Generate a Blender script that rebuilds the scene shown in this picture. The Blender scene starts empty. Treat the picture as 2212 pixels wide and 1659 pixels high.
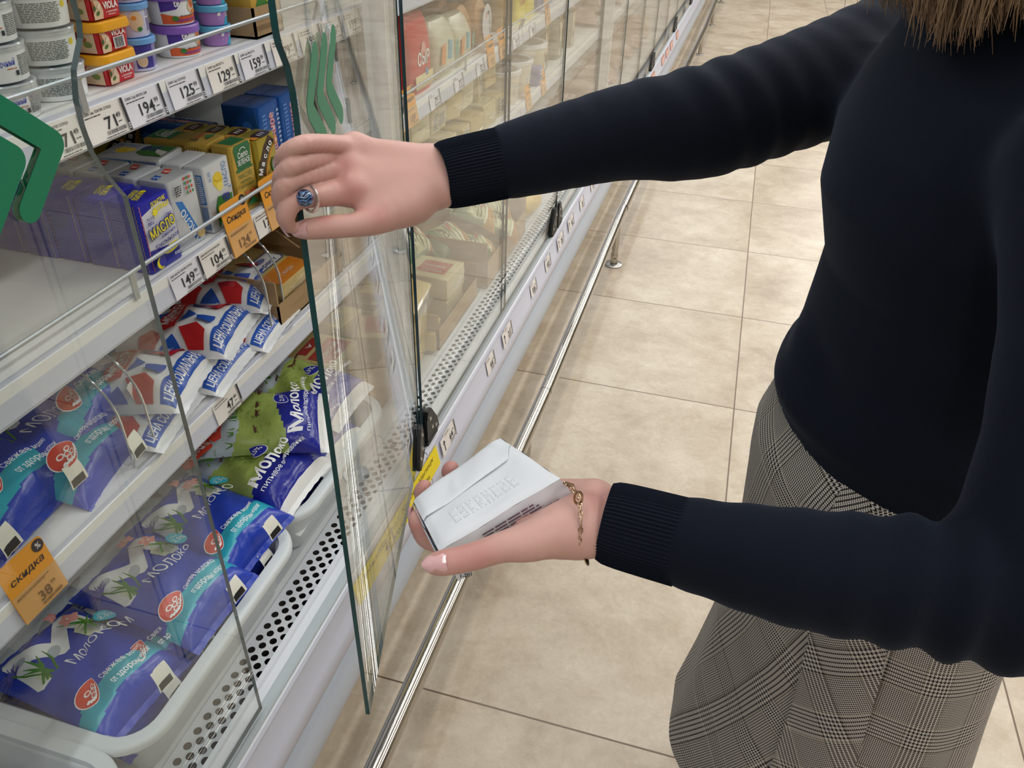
import bpy, bmesh, math, random
import numpy as np
from mathutils import Vector, Matrix
S = bpy.context.scene
COL = S.collection
rnd = random.Random(7)

# ---------------------------------------------------------------- camera, world, lights, exposure
cam = bpy.data.cameras.new('camera'); cam.sensor_width = 36.0; cam.lens = 1702.05 / 2212 * 36
cam.clip_start = 0.02
co = bpy.data.objects.new('camera', cam); COL.objects.link(co)
co.matrix_world = Matrix(((0.961253, -0.175691, 0.212428, 0.000000), (0.274544, 0.540629, -0.795202, 0.000000), (0.024865, 0.822711, 0.567916, 1.440000), (0.000000, 0.000000, 0.000000, 1.000000)))
S.camera = co
S.view_settings.view_transform = 'Standard'; S.view_settings.look = 'None'
S.view_settings.gamma = 1; S.view_settings.use_curve_mapping = False
S.view_settings.exposure = 0.12
S.cycles.transparent_max_bounces = 40
S.cycles.max_bounces = 10
S.cycles.caustics_reflective = False; S.cycles.caustics_refractive = False
w = bpy.data.worlds.new('world'); S.world = w; w.use_nodes = True
w.node_tree.nodes['Background'].inputs[0].default_value = (.95, .97, 1, 1)
w.node_tree.nodes['Background'].inputs[1].default_value = 0.15

def area(name, loc, sx, sy, power, color=(1, 1, 1), rot=(0, 0, 0)):
    l = bpy.data.lights.new(name, 'AREA'); l.shape = 'RECTANGLE'; l.size = sx; l.size_y = sy
    l.energy = power; l.color = color
    o = bpy.data.objects.new(name, l); COL.objects.link(o); o.location = loc; o.rotation_euler = rot
    return o
ROWS = [(-0.15, 14), (1.35, 31), (3.2, 26)]          # ceiling light rows along the aisle
for i, (x, p) in enumerate(ROWS):
    for j in range(6):
        area('ceiling_light_lamp', (x, -2.6 + 2.7 * j, 3.13), .22, 2.3, p * (.55 if j < 2 else 1.12), (1, .985, .975))
for j in range(5):                                    # tubes under the canopy of the display case
    area('canopy_light_lamp', (-.62, -1.2 + 2.45 * j + 1.2, 2.0), .05, 2.3, 6., (.93, .97, 1), (0, math.radians(-25), 0))

# ---------------------------------------------------------------- materials
MATS = {}
def lin(h):
    h = h.lstrip('#'); r = []
    for i in (0, 2, 4):
        c = int(h[i:i+2], 16) / 255
        r.append(c / 12.92 if c <= .04045 else ((c + .055) / 1.055) ** 2.4)
    return (*r, 1)
def C(h, rough=.5, metal=0, spec=.5, coat=0, trans=0, alpha=1, sheen=0):
    k = (h, rough, metal, spec, coat, trans, alpha, sheen)
    if k in MATS: return MATS[k]
    m = bpy.data.materials.new('mat_' + h); m.use_nodes = True
    b = m.node_tree.nodes['Principled BSDF']
    b.inputs['Base Color'].default_value = lin(h); b.inputs['Roughness'].default_value = rough
    b.inputs['Metallic'].default_value = metal; b.inputs['Specular IOR Level'].default_value = spec
    b.inputs['Coat Weight'].default_value = coat; b.inputs['Coat Roughness'].default_value = .12
    b.inputs['Transmission Weight'].default_value = trans; b.inputs['Alpha'].default_value = alpha
    b.inputs['Sheen Weight'].default_value = sheen
    MATS[k] = m
    return m
def node_mat(name):
    m = bpy.data.materials.new(name); m.use_nodes = True
    nt = m.node_tree
    return m, nt, nt.nodes['Principled BSDF']
def N(nt, t, **kw):
    n = nt.nodes.new(t)
    for k, v in kw.items():
        if k.startswith('i_'):
            key = k[2:]; n.inputs[int(key) if key.isdigit() else key.replace('_', ' ')].default_value = v
        else: setattr(n, k, v)
    return n
def L(nt, a, ao, b, bi): nt.links.new(a.outputs[ao], b.inputs[bi])
def math_node(nt, op, a, b=None):
    n = nt.nodes.new('ShaderNodeMath'); n.operation = op
    for i, x in enumerate((a, b)):
        if x is None: continue
        if isinstance(x, (int, float)): n.inputs[i].default_value = x
        else: nt.links.new(x, n.inputs[i])
    return n.outputs[0]
def mixc(nt, fac, a, b):
    n = nt.nodes.new('ShaderNodeMix'); n.data_type = 'RGBA'
    for s, x in (('Factor', fac), ('A', a), ('B', b)):
        i = [q for q in n.inputs if q.name == s and (q.type == 'RGBA' or s == 'Factor' and q.type == 'VALUE')][0]
        if isinstance(x, (tuple, float, int)): i.default_value = x
        else: nt.links.new(x, i)
    return [q for q in n.outputs if q.type == 'RGBA'][0]

def glass_mat(name, tint, ior=1.5, rough=.0, boost=0.):
    """clear sheet: see-through with mirror reflection that grows at grazing angles"""
    m = bpy.data.materials.new(name); m.use_nodes = True; nt = m.node_tree; nt.nodes.clear()
    out = N(nt, 'ShaderNodeOutputMaterial'); mx = N(nt, 'ShaderNodeMixShader')
    t = N(nt, 'ShaderNodeBsdfTransparent', i_0=(*tint, 1)); g = N(nt, 'ShaderNodeBsdfGlossy', i_0=(1, 1, 1, 1), i_1=rough)
    f = N(nt, 'ShaderNodeFresnel', i_IOR=ior)
    geo = N(nt, 'ShaderNodeNewGeometry')
    # the Fresnel node inverts the index on back faces; feed 1/ior there so that both faces act alike
    iv = math_node(nt, 'ADD', math_node(nt, 'MULTIPLY', geo.outputs['Backfacing'], 1 / ior - ior), ior)
    nt.links.new(iv, f.inputs['IOR'])
    fac = math_node(nt, 'ADD', f.outputs[0], boost)
    nt.links.new(fac, mx.inputs[0]); L(nt, t, 0, mx, 1); L(nt, g, 0, mx, 2); L(nt, mx, 0, out, 0)
    return m
GLASS = glass_mat('clear_door_glass', (.965, .985, .975))
ACRYL = glass_mat('clear_acrylic', (.90, .91, .92), 1.49, .02, .02)
FILM = glass_mat('clear_film', (.93, .93, .92), 1.5, .08, .03)
TUBLID = glass_mat('frosted_lid_film', (.86, .88, .90), 1.5, .15, .06)
EDGE = C('#0a4548', .15, spec=.5)
CLEAR_EDGE = C('#8fa3a6', .2, spec=.6)
WHITE_PAINT = C('#dfe2e8', .35)
WHITE = C('#f2f2f2', .45)
STEEL = C('#bdbab3', .10, metal=1)
CHROME = C('#d8d8d8', .22, metal=1)
BLACK = C('#141518', .45)
INK = C('#2a2b33', .7)

def floor_mat():
    m, nt, b = node_mat('beige_stone_tile')
    tc = N(nt, 'ShaderNodeTexCoord'); sep = N(nt, 'ShaderNodeSeparateXYZ'); L(nt, tc, 'Object', sep, 0)
    T = .6
    ux = math_node(nt, 'DIVIDE', math_node(nt, 'SUBTRACT', sep.outputs[0], .157), T)
    uy = math_node(nt, 'DIVIDE', math_node(nt, 'SUBTRACT', sep.outputs[1], .9), T)
    ds = []
    for u in (ux, uy):
        fr = math_node(nt, 'FRACT', math_node(nt, 'ADD', u, 100.0)); ds.append(math_node(nt, 'MINIMUM', fr, math_node(nt, 'SUBTRACT', 1.0, fr)))
    d = math_node(nt, 'MINIMUM', ds[0], ds[1])
    grout = math_node(nt, 'LESS_THAN', d, .0034)
    cell = N(nt, 'ShaderNodeCombineXYZ'); nt.links.new(math_node(nt, 'FLOOR', ux), cell.inputs[0]); nt.links.new(math_node(nt, 'FLOOR', uy), cell.inputs[1])
    wn = N(nt, 'ShaderNodeTexWhiteNoise'); L(nt, cell, 0, wn, 0)
    off = N(nt, 'ShaderNodeVectorMath', operation='SCALE'); L(nt, wn, 'Color', off, 0); off.inputs['Scale'].default_value = 7.
    ad = N(nt, 'ShaderNodeVectorMath', operation='ADD'); L(nt, tc, 'Object', ad, 0); L(nt, off, 0, ad, 1)
    mp = N(nt, 'ShaderNodeMapping'); mp.inputs['Scale'].default_value = (1, 1.05, 1); L(nt, ad, 0, mp, 0)
    n1 = N(nt, 'ShaderNodeTexNoise', i_Scale=3.0, i_Detail=9., i_Roughness=.7, i_Distortion=.2); L(nt, mp, 0, n1, 'Vector')
    n2 = N(nt, 'ShaderNodeTexNoise', i_Scale=80., i_Detail=5., i_Roughness=.75); L(nt, mp, 0, n2, 'Vector')
    n3 = N(nt, 'ShaderNodeTexNoise', i_Scale=10., i_Detail=7., i_Roughness=.75, i_Distortion=.5); L(nt, mp, 0, n3, 'Vector')
    r1 = N(nt, 'ShaderNodeValToRGB'); e = r1.color_ramp.elements
    e[0].position = .30; e[0].color = lin('#a99a86'); e[1].position = .72; e[1].color = lin('#d8cebd')
    x = r1.color_ramp.elements.new(.5); x.color = lin('#c4b7a3')
    L(nt, n1, 0, r1, 0)
    r2 = N(nt, 'ShaderNodeValToRGB'); e = r2.color_ramp.elements
    e[0].position = .36; e[0].color = (.72, .66, .58, 1); e[1].position = .56; e[1].color = (1, 1, 1, 1); L(nt, n3, 0, r2, 0)
    mu = N(nt, 'ShaderNodeMix', data_type='RGBA', blend_type='MULTIPLY'); mu.inputs[0].default_value = .5
    nt.links.new(r1.outputs[0], mu.inputs[6]); nt.links.new(r2.outputs[0], mu.inputs[7])
    r3 = N(nt, 'ShaderNodeValToRGB'); e = r3.color_ramp.elements
    e[0].position = .35; e[0].color = (.72, .70, .66, 1); e[1].position = .6; e[1].color = (1, 1, 1, 1); L(nt, n2, 0, r3, 0)
    mu2 = N(nt, 'ShaderNodeMix', data_type='RGBA', blend_type='MULTIPLY'); mu2.inputs[0].default_value = .3
    nt.links.new(mu.outputs[2], mu2.inputs[6]); nt.links.new(r3.outputs[0], mu2.inputs[7])
    col = mixc(nt, grout, mu2.outputs[2], lin('#6b5946'))
    nt.links.new(col, b.inputs['Base Color'])
    nt.links.new(math_node(nt, 'ADD', math_node(nt, 'MULTIPLY', n1.outputs[0], .12), .24), b.inputs['Roughness'])
    b.inputs['Specular IOR Level'].default_value = .45
    bp = N(nt, 'ShaderNodeBump', i_Strength=.25, i_Distance=.002)
    nt.links.new(math_node(nt, 'SUBTRACT', n2.outputs[0], grout), bp.inputs['Height']); L(nt, bp, 0, b, 'Normal')
    return m

# ---------------------------------------------------------------- mesh helpers
def tag(o, label=None, cat=None, group=None, kind=None):
    if label: o['label'] = label
    if cat: o['category'] = cat
    if group: o['group'] = group
    if kind: o['kind'] = kind
    return o
def empty(name, loc, label, cat, group=None, rz=0):
    o = bpy.data.objects.new(name, None); COL.objects.link(o); o.location = loc; o.rotation_euler = (0, 0, rz)
    o.empty_display_size = .05
    return tag(o, label, cat, group)
class MB:
    def __init__(s): s.v = []; s.f = []; s.mi = []; s.mats = []; s.uv = None
    def mat(s, m):
        for i, x in enumerate(s.mats):
            if x is m: return i
        s.mats.append(m); return len(s.mats) - 1
    def add(s, vs, fs, m, xf=None):
        o = len(s.v); i = s.mat(m)
        s.v.extend([tuple(xf @ Vector(p)) for p in vs] if xf is not None else [tuple(p) for p in vs])
        s.f.extend([tuple(a + o for a in f) for f in fs]); s.mi.extend([i] * len(fs)); return s
    def box(s, x0, x1, y0, y1, z0, z1, m, xf=None):
        v = [(x0, y0, z0), (x1, y0, z0), (x1, y1, z0), (x0, y1, z0), (x0, y0, z1), (x1, y0, z1), (x1, y1, z1), (x0, y1, z1)]
        return s.add(v, [(3, 2, 1, 0), (4, 5, 6, 7), (0, 1, 5, 4), (1, 2, 6, 5), (2, 3, 7, 6), (3, 0, 4, 7)], m, xf)
    def loft(s, rings, m, cap0=True, cap1=True, xf=None):
        n = len(rings[0]); v = [p for r in rings for p in r]; f = []
        for k in range(len(rings) - 1):
            for i in range(n):
                j = (i + 1) % n
                f.append((k * n + i, k * n + j, (k + 1) * n + j, (k + 1) * n + i))
        if cap0: f.append(tuple(range(n - 1, -1, -1)))
        if cap1: f.append(tuple((len(rings) - 1) * n + i for i in range(n)))
        return s.add(v, f, m, xf)
    def extr(s, prof, y0, y1, m, cap=True, xf=None):
        """prof: (x, z) counter-clockwise seen from -Y"""
        return s.loft([[(x, y0, z) for x, z in prof], [(x, y1, z) for x, z in prof]], m, cap, cap, xf)
    def tube(s, pts, r, m, seg=10, xf=None, cap=True):
        pts = [Vector(p) for p in pts]; rings = []; up = None
        for i, p in enumerate(pts):
            t = (pts[min(i + 1, len(pts) - 1)] - pts[max(i - 1, 0)]).normalized()
            if up is None:
                up = Vector((0, 0, 1)) if abs(t.z) < .9 else Vector((1, 0, 0))
            a = t.cross(up).normalized(); up = a.cross(t).normalized()
            rr = r[i] if isinstance(r, (list, tuple)) else r
            rings.append([tuple(p + a * (rr * math.cos(2 * math.pi * k / seg)) + up * (rr * math.sin(2 * math.pi * k / seg))) for k in range(seg)])
        return s.loft(rings, m, cap, cap, xf)
    def lathe(s, prof, m, seg=32, c=(0, 0, 0), cap0=True, cap1=True, xf=None):
        rings = [[(c[0] + r * math.cos(2 * math.pi * k / seg), c[1] + r * math.sin(2 * math.pi * k / seg), c[2] + z) for k in range(seg)] for r, z in prof]
        return s.loft(rings, m, cap0, cap1, xf)
    def rrect(s, prof, m, w, d, cr, seg=6, c=(0, 0, 0), cap0=True, cap1=True, xf=None):
        """lofted rounded rectangles: prof = (grow, z)"""
        rings = []
        for g, z in prof:
            r = max(.0005, cr + g); ring = []
            for q, (sx, sy) in enumerate(((1, 1), (-1, 1), (-1, -1), (1, -1))):
                cx, cy = sx * (w / 2 + g - r), sy * (d / 2 + g - r)
                for k in range(seg + 1):
                    a = math.pi / 2 * (q + k / seg)
                    ring.append((c[0] + cx + r * math.cos(a), c[1] + cy + r * math.sin(a), c[2] + z))
            rings.append(ring)
        return s.loft(rings, m, cap0, cap1, xf)
    def mesh(s, name, smooth=True):
        me = bpy.data.meshes.new(name); me.from_pydata(s.v, [], s.f)
        for m in s.mats: me.materials.append(m)
        me.polygons.foreach_set('material_index', s.mi)
        if s.uv is not None:
            u = me.uv_layers.new(name='uv'); idx = np.zeros(len(me.loops), dtype=np.int32); me.loops.foreach_get('vertex_index', idx)
            u.data.foreach_set('uv', np.asarray(s.uv, dtype=np.float32)[idx].ravel())
        if smooth:
            me.shade_smooth()
            try: me.set_sharp_from_angle(angle=math.radians(smooth if smooth is not True else 40))
            except Exception: pass
        me.update(); return me
    def build(s, name, parent=None, smooth=True, **kw):
        o = bpy.data.objects.new(name, s.mesh(name, smooth)); COL.objects.link(o)
        if parent is not None: o.parent = parent
        return tag(o, **kw)
def copy_tree(o, loc=None, rz=None, label=None, group=None, parent=None):
    c = o.copy(); COL.objects.link(c)
    if parent is not None: c.parent = parent
    if loc is not None: c.location = loc
    if rz is not None: c.rotation_euler = rz if isinstance(rz, tuple) else (0, 0, rz)
    if label: c['label'] = label
    if group: c['group'] = group
    for ch in list(o.children): copy_tree(ch, parent=c)
    return c

# ---------------------------------------------------------------- flat lettering and shapes
GLY = {}
def glyphs(t, bold=0., shear=0.):
    k = (t, bold, shear)
    if k in GLY: return GLY[k]
    c = bpy.data.curves.new('lettering', 'FONT'); c.body = t; c.resolution_u = 2; c.offset = bold; c.shear = shear
    o = bpy.data.objects.new('lettering', c); m = o.to_mesh()
    v = [(p.co.x, p.co.y) for p in m.vertices]; f = [tuple(p.vertices) for p in m.polygons]
    o.to_mesh_clear(); bpy.data.objects.remove(o); bpy.data.curves.remove(c)
    xs = [p[0] for p in v] or [0, 1]
    GLY[k] = (v, f, min(xs), max(xs)); return GLY[k]
class Art:
    """draws shapes in (u, v) metres on a surface given by fn(u, v, lift)"""
    def __init__(s, mb, fn, sub=None): s.mb = mb; s.fn = fn; s.k = 1; s.sub = sub
    def put(s, v, f, m):
        if s.sub:
            v = [tuple(p) for p in v]; f = [tuple(q) for q in f]; tris = []
            for q in f:
                for i in range(1, len(q) - 1): tris.append((q[0], q[i], q[i + 1]))
            cache = {}
            def mid(a, b):
                key = (min(a, b), max(a, b))
                if key not in cache:
                    v.append(((v[a][0] + v[b][0]) / 2, (v[a][1] + v[b][1]) / 2)); cache[key] = len(v) - 1
                return cache[key]
            out = []; st = tris
            while st:
                a, b, c = st.pop()
                e = [math.dist(v[a], v[b]), math.dist(v[b], v[c]), math.dist(v[c], v[a])]; k = e.index(max(e))
                if e[k] < s.sub: out.append((a, b, c)); continue
                if k == 0: q = mid(a, b); st += [(a, q, c), (q, b, c)]
                elif k == 1: q = mid(b, c); st += [(a, b, q), (a, q, c)]
                else: q = mid(c, a); st += [(a, b, q), (q, b, c)]
            f = out
        l = s.k * .00022; s.k += 1
        s.mb.add([s.fn(u, w_, l) for u, w_ in v], f, m)
    def poly(s, pts, m):
        if len(pts) <= 4: return s.put(pts, [tuple(range(len(pts)))], m)
        from mathutils.geometry import tessellate_polygon
        t = tessellate_polygon([[Vector((p[0], p[1], 0)) for p in pts]])
        area2 = sum(pts[i][0] * pts[(i + 1) % len(pts)][1] - pts[(i + 1) % len(pts)][0] * pts[i][1] for i in range(len(pts)))
        fs = []
        for a, b, c in t:
            ar = (pts[b][0] - pts[a][0]) * (pts[c][1] - pts[a][1]) - (pts[c][0] - pts[a][0]) * (pts[b][1] - pts[a][1])
            fs.append((a, b, c) if ar > 0 else (a, c, b))
        s.put(pts, fs, m)
    def rect(s, u0, v0, u1, v1, m): s.put([(u0, v0), (u1, v0), (u1, v1), (u0, v1)], [(0, 1, 2, 3)], m)
    def ell(s, u, v, a, b, m, n=24, rot=0):
        ca, sa = math.cos(rot), math.sin(rot); pts = []
        for k in range(n):
            x, y = a * math.cos(2 * math.pi * k / n), b * math.sin(2 * math.pi * k / n)
            pts.append((u + x * ca - y * sa, v + x * sa + y * ca))
        s.put([(u, v)] + pts, [(0, 1 + k, 1 + (k + 1) % n) for k in range(n)], m)
    def line(s, pts, wd, m):
        v = []; f = []
        for i, p in enumerate(pts):
            a = pts[max(i - 1, 0)]; b = pts[min(i + 1, len(pts) - 1)]
            dx, dy = b[0] - a[0], b[1] - a[1]; l = math.hypot(dx, dy) or 1
            ww = wd[i] if isinstance(wd, (list, tuple)) else wd
            v += [(p[0] - dy / l * ww / 2, p[1] + dx / l * ww / 2), (p[0] + dy / l * ww / 2, p[1] - dx / l * ww / 2)]
        for i in range(len(pts) - 1): f.append((2 * i + 1, 2 * i + 3, 2 * i + 2, 2 * i))
        s.put(v, f, m)
    def text(s, t, u, v, h, m, align='l', bold=.0, shear=0., rot=0., sx=1., fit=None):
        vs, fs, x0, x1 = glyphs(t, bold, shear); sc = h / .72
        if fit: sx = fit / ((x1 - x0) * sc)
        o = {'l': x0, 'c': (x0 + x1) / 2, 'r': x1}[align]; ca, sa = math.cos(rot), math.sin(rot); pts = []
        for x, y in vs:
            x = (x - o) * sc * sx; y = y * sc
            pts.append((u + x * ca - y * sa, v + x * sa + y * ca))
        s.put(pts, fs, m)
    def bars(s, u0, v0, u1, v1, m, n=18, seed=1):
        r = random.Random(seed); x = u0; st = (u1 - u0) / n; v = []; f = []
        while x < u1 - st * .4:
            w_ = st * r.choice((.3, .3, .5, .8)); k = len(v)
            v += [(x, v0), (x + w_, v0), (x + w_, v1), (x, v1)]; f.append((k, k + 1, k + 2, k + 3)); x += w_ + st * r.choice((.3, .4, .6))
        s.put(v, f, m)
    def scribble(s, u0, v0, u1, v1, m, rows=4, seed=1, fill=.55):
        """rows of small print as short dashes"""
        r = random.Random(seed); v = []; f = []; rh = (v1 - v0) / rows
        for i in range(rows):
            y = v1 - rh * (i + 1) + rh * (1 - fill) / 2; x = u0; end = u1 - (u1 - u0) * r.random() * (.3 if i == rows - 1 else .06)
            while x < end:
                w_ = min(rh * r.uniform(1., 4.), end - x); k = len(v)
                v += [(x, y), (x + w_, y), (x + w_, y + rh * fill), (x, y + rh * fill)]; f.append((k, k + 1, k + 2, k + 3)); x += w_ + rh * .45
        s.put(v, f, m)
def plane_fn(o, U, V):
    o = Vector(o); U = Vector(U).normalized(); V = Vector(V).normalized(); n = U.cross(V)
    return lambda u, v, l: tuple(o + U * u + V * v + n * l)

# ---------------------------------------------------------------- implicit surfaces for bodies and cloth
def smin(a, b, k):
    if k <= 0: return np.minimum(a, b)
    h = np.clip(.5 + .5 * (b - a) / k, 0, 1)
    return b + (a - b) * h - k * h * (1 - h)
def cone(P, a, b, ra, rb):
    a = np.asarray(a, float); b = np.asarray(b, float); ab = b - a
    t = np.clip(((P - a) @ ab) / max(ab @ ab, 1e-12), 0, 1)
    d = P - a - t[..., None] * ab
    return np.sqrt((d * d).sum(-1)) - (ra + (rb - ra) * t)
def ellipsoid(P, c, r, R=None):
    q = P - np.asarray(c, float)
    if R is not None: q = q @ np.asarray(R, float)
    r = np.asarray(r, float); k = np.sqrt(((q / r) ** 2).sum(-1)); k2 = np.sqrt(((q / r ** 2) ** 2).sum(-1))
    return k * (k - 1) / np.maximum(k2, 1e-9)
def surface_net(f, lo, hi, h):
    lo = np.asarray(lo, float); n = np.ceil((np.asarray(hi, float) - lo) / h).astype(int) + 1
    ax = [lo[i] + h * np.arange(n[i]) for i in range(3)]
    V = np.empty(n)
    for i in range(n[0]):
        g = np.stack(np.broadcast_arrays(ax[0][i], ax[1][:, None], ax[2][None, :]), -1)
        V[i] = f(g)
    ins = V < 0; m = n - 1
    cnt = np.zeros(m); acc = np.zeros((*m, 3))
    cor = [(i, j, k) for i in (0, 1) for j in (0, 1) for k in (0, 1)]
    sl = lambda o: tuple(slice(o[q], o[q] + m[q]) for q in range(3))
    for a in cor:
        for q in range(3):
            if a[q]: continue
            b = list(a); b[q] = 1; va, vb = V[sl(a)], V[sl(b)]
            cr = (va < 0) != (vb < 0); t = np.where(cr, va / np.where(cr, va - vb, 1), 0)
            cnt += cr
            for w_ in range(3):
                acc[..., w_] += cr * (a[w_] + (t if w_ == q else 0))
    act = cnt > 0; idx = -np.ones(m, int); idx[act] = np.arange(act.sum())
    base = np.stack(np.nonzero(act), -1)
    verts = lo + h * (base + acc[act] / cnt[act][:, None])
    faces = []
    for q in range(3):
        r, s_ = [(1, 2), (2, 0), (0, 1)][q]
        A = [slice(None)] * 3; B = [slice(None)] * 3
        A[q] = slice(0, n[q] - 1); B[q] = slice(1, n[q])
        ch = ins[tuple(A)] != ins[tuple(B)]
        I = np.stack(np.nonzero(ch), -1)
        ok = (I[:, r] > 0) & (I[:, s_] > 0) & (I[:, r] < m[r]) & (I[:, s_] < m[s_]); I = I[ok]
        if not len(I): continue
        e = lambda dr, ds: idx[tuple((I - np.array([dr if w_ == r else ds if w_ == s_ else 0 for w_ in range(3)])).T)]
        quad = np.stack([e(0, 0), e(1, 0), e(1, 1), e(0, 1)], -1)
        neg = ~ins[tuple(A)][tuple(I.T)]
        quad[neg] = quad[neg][:, ::-1]
        faces.append(quad[(quad >= 0).all(1)])
    return verts, np.concatenate(faces)[:, ::-1] if faces else []


# ================================================================ the room
fm = MB(); fm.add([(-6, -5, 0), (8, -5, 0), (8, 16, 0), (-6, 16, 0)], [(0, 1, 2, 3)], floor_mat()); fm.build('floor', kind='structure', smooth=False)
cm = MB(); cm.box(-6, 8, -5, 16, 3.2, 3.3, C('#e8e6e2', .8)); cm.build('ceiling', kind='structure', smooth=False)
for nm, bx in (('wall_left', (-6.1, -6, -5, 16)), ('wall_right', (8, 8.1, -5, 16)), ('wall_back', (-6, 8, 16, 16.1)), ('wall_front', (-6, 8, -5.1, -5))):
    q = MB(); q.box(*bx, 0, 3.2, C('#d9d4c8', .8)); q.build(nm, kind='structure', smooth=False)
for i, (x, p) in enumerate(ROWS):                     # the housings that carry the lamps
    for j in range(6):
        t = empty('ceiling_light', (x, -2.6 + 2.7 * j, 3.15), 'long white ceiling light in one of the rows above the aisle', 'light', 'ceiling lights above the aisle')
        q = MB(); q.box(-.14, .14, -1.2, 1.2, 0, .05, WHITE); q.build('housing', t)

# ================================================================ refrigerated display case
UNIT = 2.45; UY = [-1.235, 1.215, 3.665, 6.115, 8.565]
SHELF_Z = [1.198, .978, .758]
HOLE = C('#1b1b1c', .8)
BACKP = C('#b9b6ae', .55); DECKM = C('#c9ccd0', .4)
CHAN = C('#ccd0e0', .3, spec=.5); BUMP = C('#c3cfdf', .28); SKIRT = C('#cfcabd', .5)
WIRE = C('#a9adb2', .35, metal=.5)
def case_unit(y0, label):
    t = empty('refrigerated_display_case', (0, y0, 0), label, 'display case', 'units of the refrigerated display case')
    e = .0015
    a, b = e, UNIT - e
    q = MB(); q.extr([(-1.2, 0), (-.549, 0), (-.541, .012), (-.541, .078), (-.56, .09), (-1.2, .09)], a, b, SKIRT); q.build('base_skirt', t)
    q = MB(); pr = [(-.56, .085)] + [(-.5285 + .0275 * math.cos(u), .155 + .078 * math.sin(u)) for u in [math.radians(x) for x in range(-75, 91, 15)]] + [(-.56, .236)]
    q.extr(pr, a, b, BUMP); q.build('bumper', t)
    q = MB(); q.extr([(-.56, .236), (-.5005, .236), (-.4985, .240), (-.4985, .278), (-.5005, .281), (-.511, .342), (-.508, .346), (-.511, .3515), (-.54, .3515), (-.56, .346)], a, b, CHAN); q.build('price_channel', t)
    q = MB(); q.extr([(-.556, .30), (-.5115, .345), (-.5115, .3515), (-.53, .3575), (-.546, .3575), (-.548, .364), (-.556, .364)], a, b, WHITE_PAINT)
    q.box(-.532, -.514, a, b, .3550, .3585, C('#b9c2c6', .3)); q.build('sill', t)
    # perforated air grille: real round holes, four staggered rows
    q = MB(); p = .0245; rows = 4; dx = .0125; X0 = -.6045; r = .0061; sg = 10; n = 100
    gz = lambda x: .3555 + (x + .556) * .02
    for k in range(rows):
        cx = X0 + .0055 + dx * (k + .5) - .006
        for i in range(n):
            cy = p * (i + .5 + (.5 if k % 2 else 0))
            if cy > UNIT - .01: continue
            ca = [(dx / 2 * sx, p / 2 * sy) for sx, sy in ((1, 0), (1, 1), (0, 1), (-1, 1), (-1, 0), (-1, -1), (0, -1), (1, -1))]
            ring = [(cx + r * math.cos(math.atan2(y, x)), cy + r * math.sin(math.atan2(y, x))) for x, y in ca]
            mid = []
            vs = []; fs = []
            sq = [(cx + x, cy + y) for x, y in ca]
            for j in range(8):
                a0 = math.atan2(ca[j][1], ca[j][0]); a1 = math.atan2(ca[(j + 1) % 8][1], ca[(j + 1) % 8][0])
                if a1 < a0: a1 += 2 * math.pi
                am = (a0 + a1) / 2
                c1 = (cx + r * math.cos(a0), cy + r * math.sin(a0)); c2 = (cx + r * math.cos(am), cy + r * math.sin(am)); c3 = (cx + r * math.cos(a1), cy + r * math.sin(a1))
                s1 = sq[j]; s2 = sq[(j + 1) % 8]; o = len(vs)
                vs += [(*s1, gz(s1[0])), (*s2, gz(s2[0])), (*c3, gz(cx)), (*c2, gz(cx)), (*c1, gz(cx))]
                fs.append((o, o + 1, o + 2, o + 3, o + 4))
            q.add(vs, fs, WHITE_PAINT)
    x1 = X0 + .0055 - .006 + dx * rows
    q.add([(x1, a, gz(x1)), (-.548, a, gz(-.548)), (-.548, b, gz(-.548)), (x1, b, gz(x1))], [(0, 1, 2, 3)], WHITE_PAINT)
    x0 = X0 - .0005
    q.add([(-.617, a, .3545), (x0, a, gz(x0)), (x0, b, gz(x0)), (-.617, b, .3545)], [(0, 1, 2, 3)], WHITE_PAINT)
    q.build('air_grille', t, smooth=False)
    q = MB(); q.box(-.612, -.556, a, b, .235, .24, C('#4a4640', .8)); q.box(-.614, -.611, a, b, .235, .352, C('#4a4640', .8)); q.build('air_duct', t, smooth=False)
    q = MB(); q.extr([(-1.2, .09), (-.56, .09), (-.56, .2), (-.613, .23), (-.613, .352), (-.609, .366), (-.615, .3725), (-1.15, .3725), (-1.15, 2.06), (-1.2, 2.06)], a, b, DECKM); q.build('deck', t)
    q = MB(); q.box(-1.1495, -1.135, a, b, .373, 2.05, BACKP)
    for yy in np.arange(.3, UNIT, .61): q.box(-1.135, -1.128, yy - .02, yy + .02, .42, 2.04, C('#a5a39d', .5))
    q.build('back_panel', t, smooth=False)
    q = MB(); q.extr([(-1.2, 2.06), (-.5, 2.06), (-.5, 2.3), (-1.2, 2.3)], a, b, WHITE_PAINT); q.build('canopy', t, smooth=False)
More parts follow.
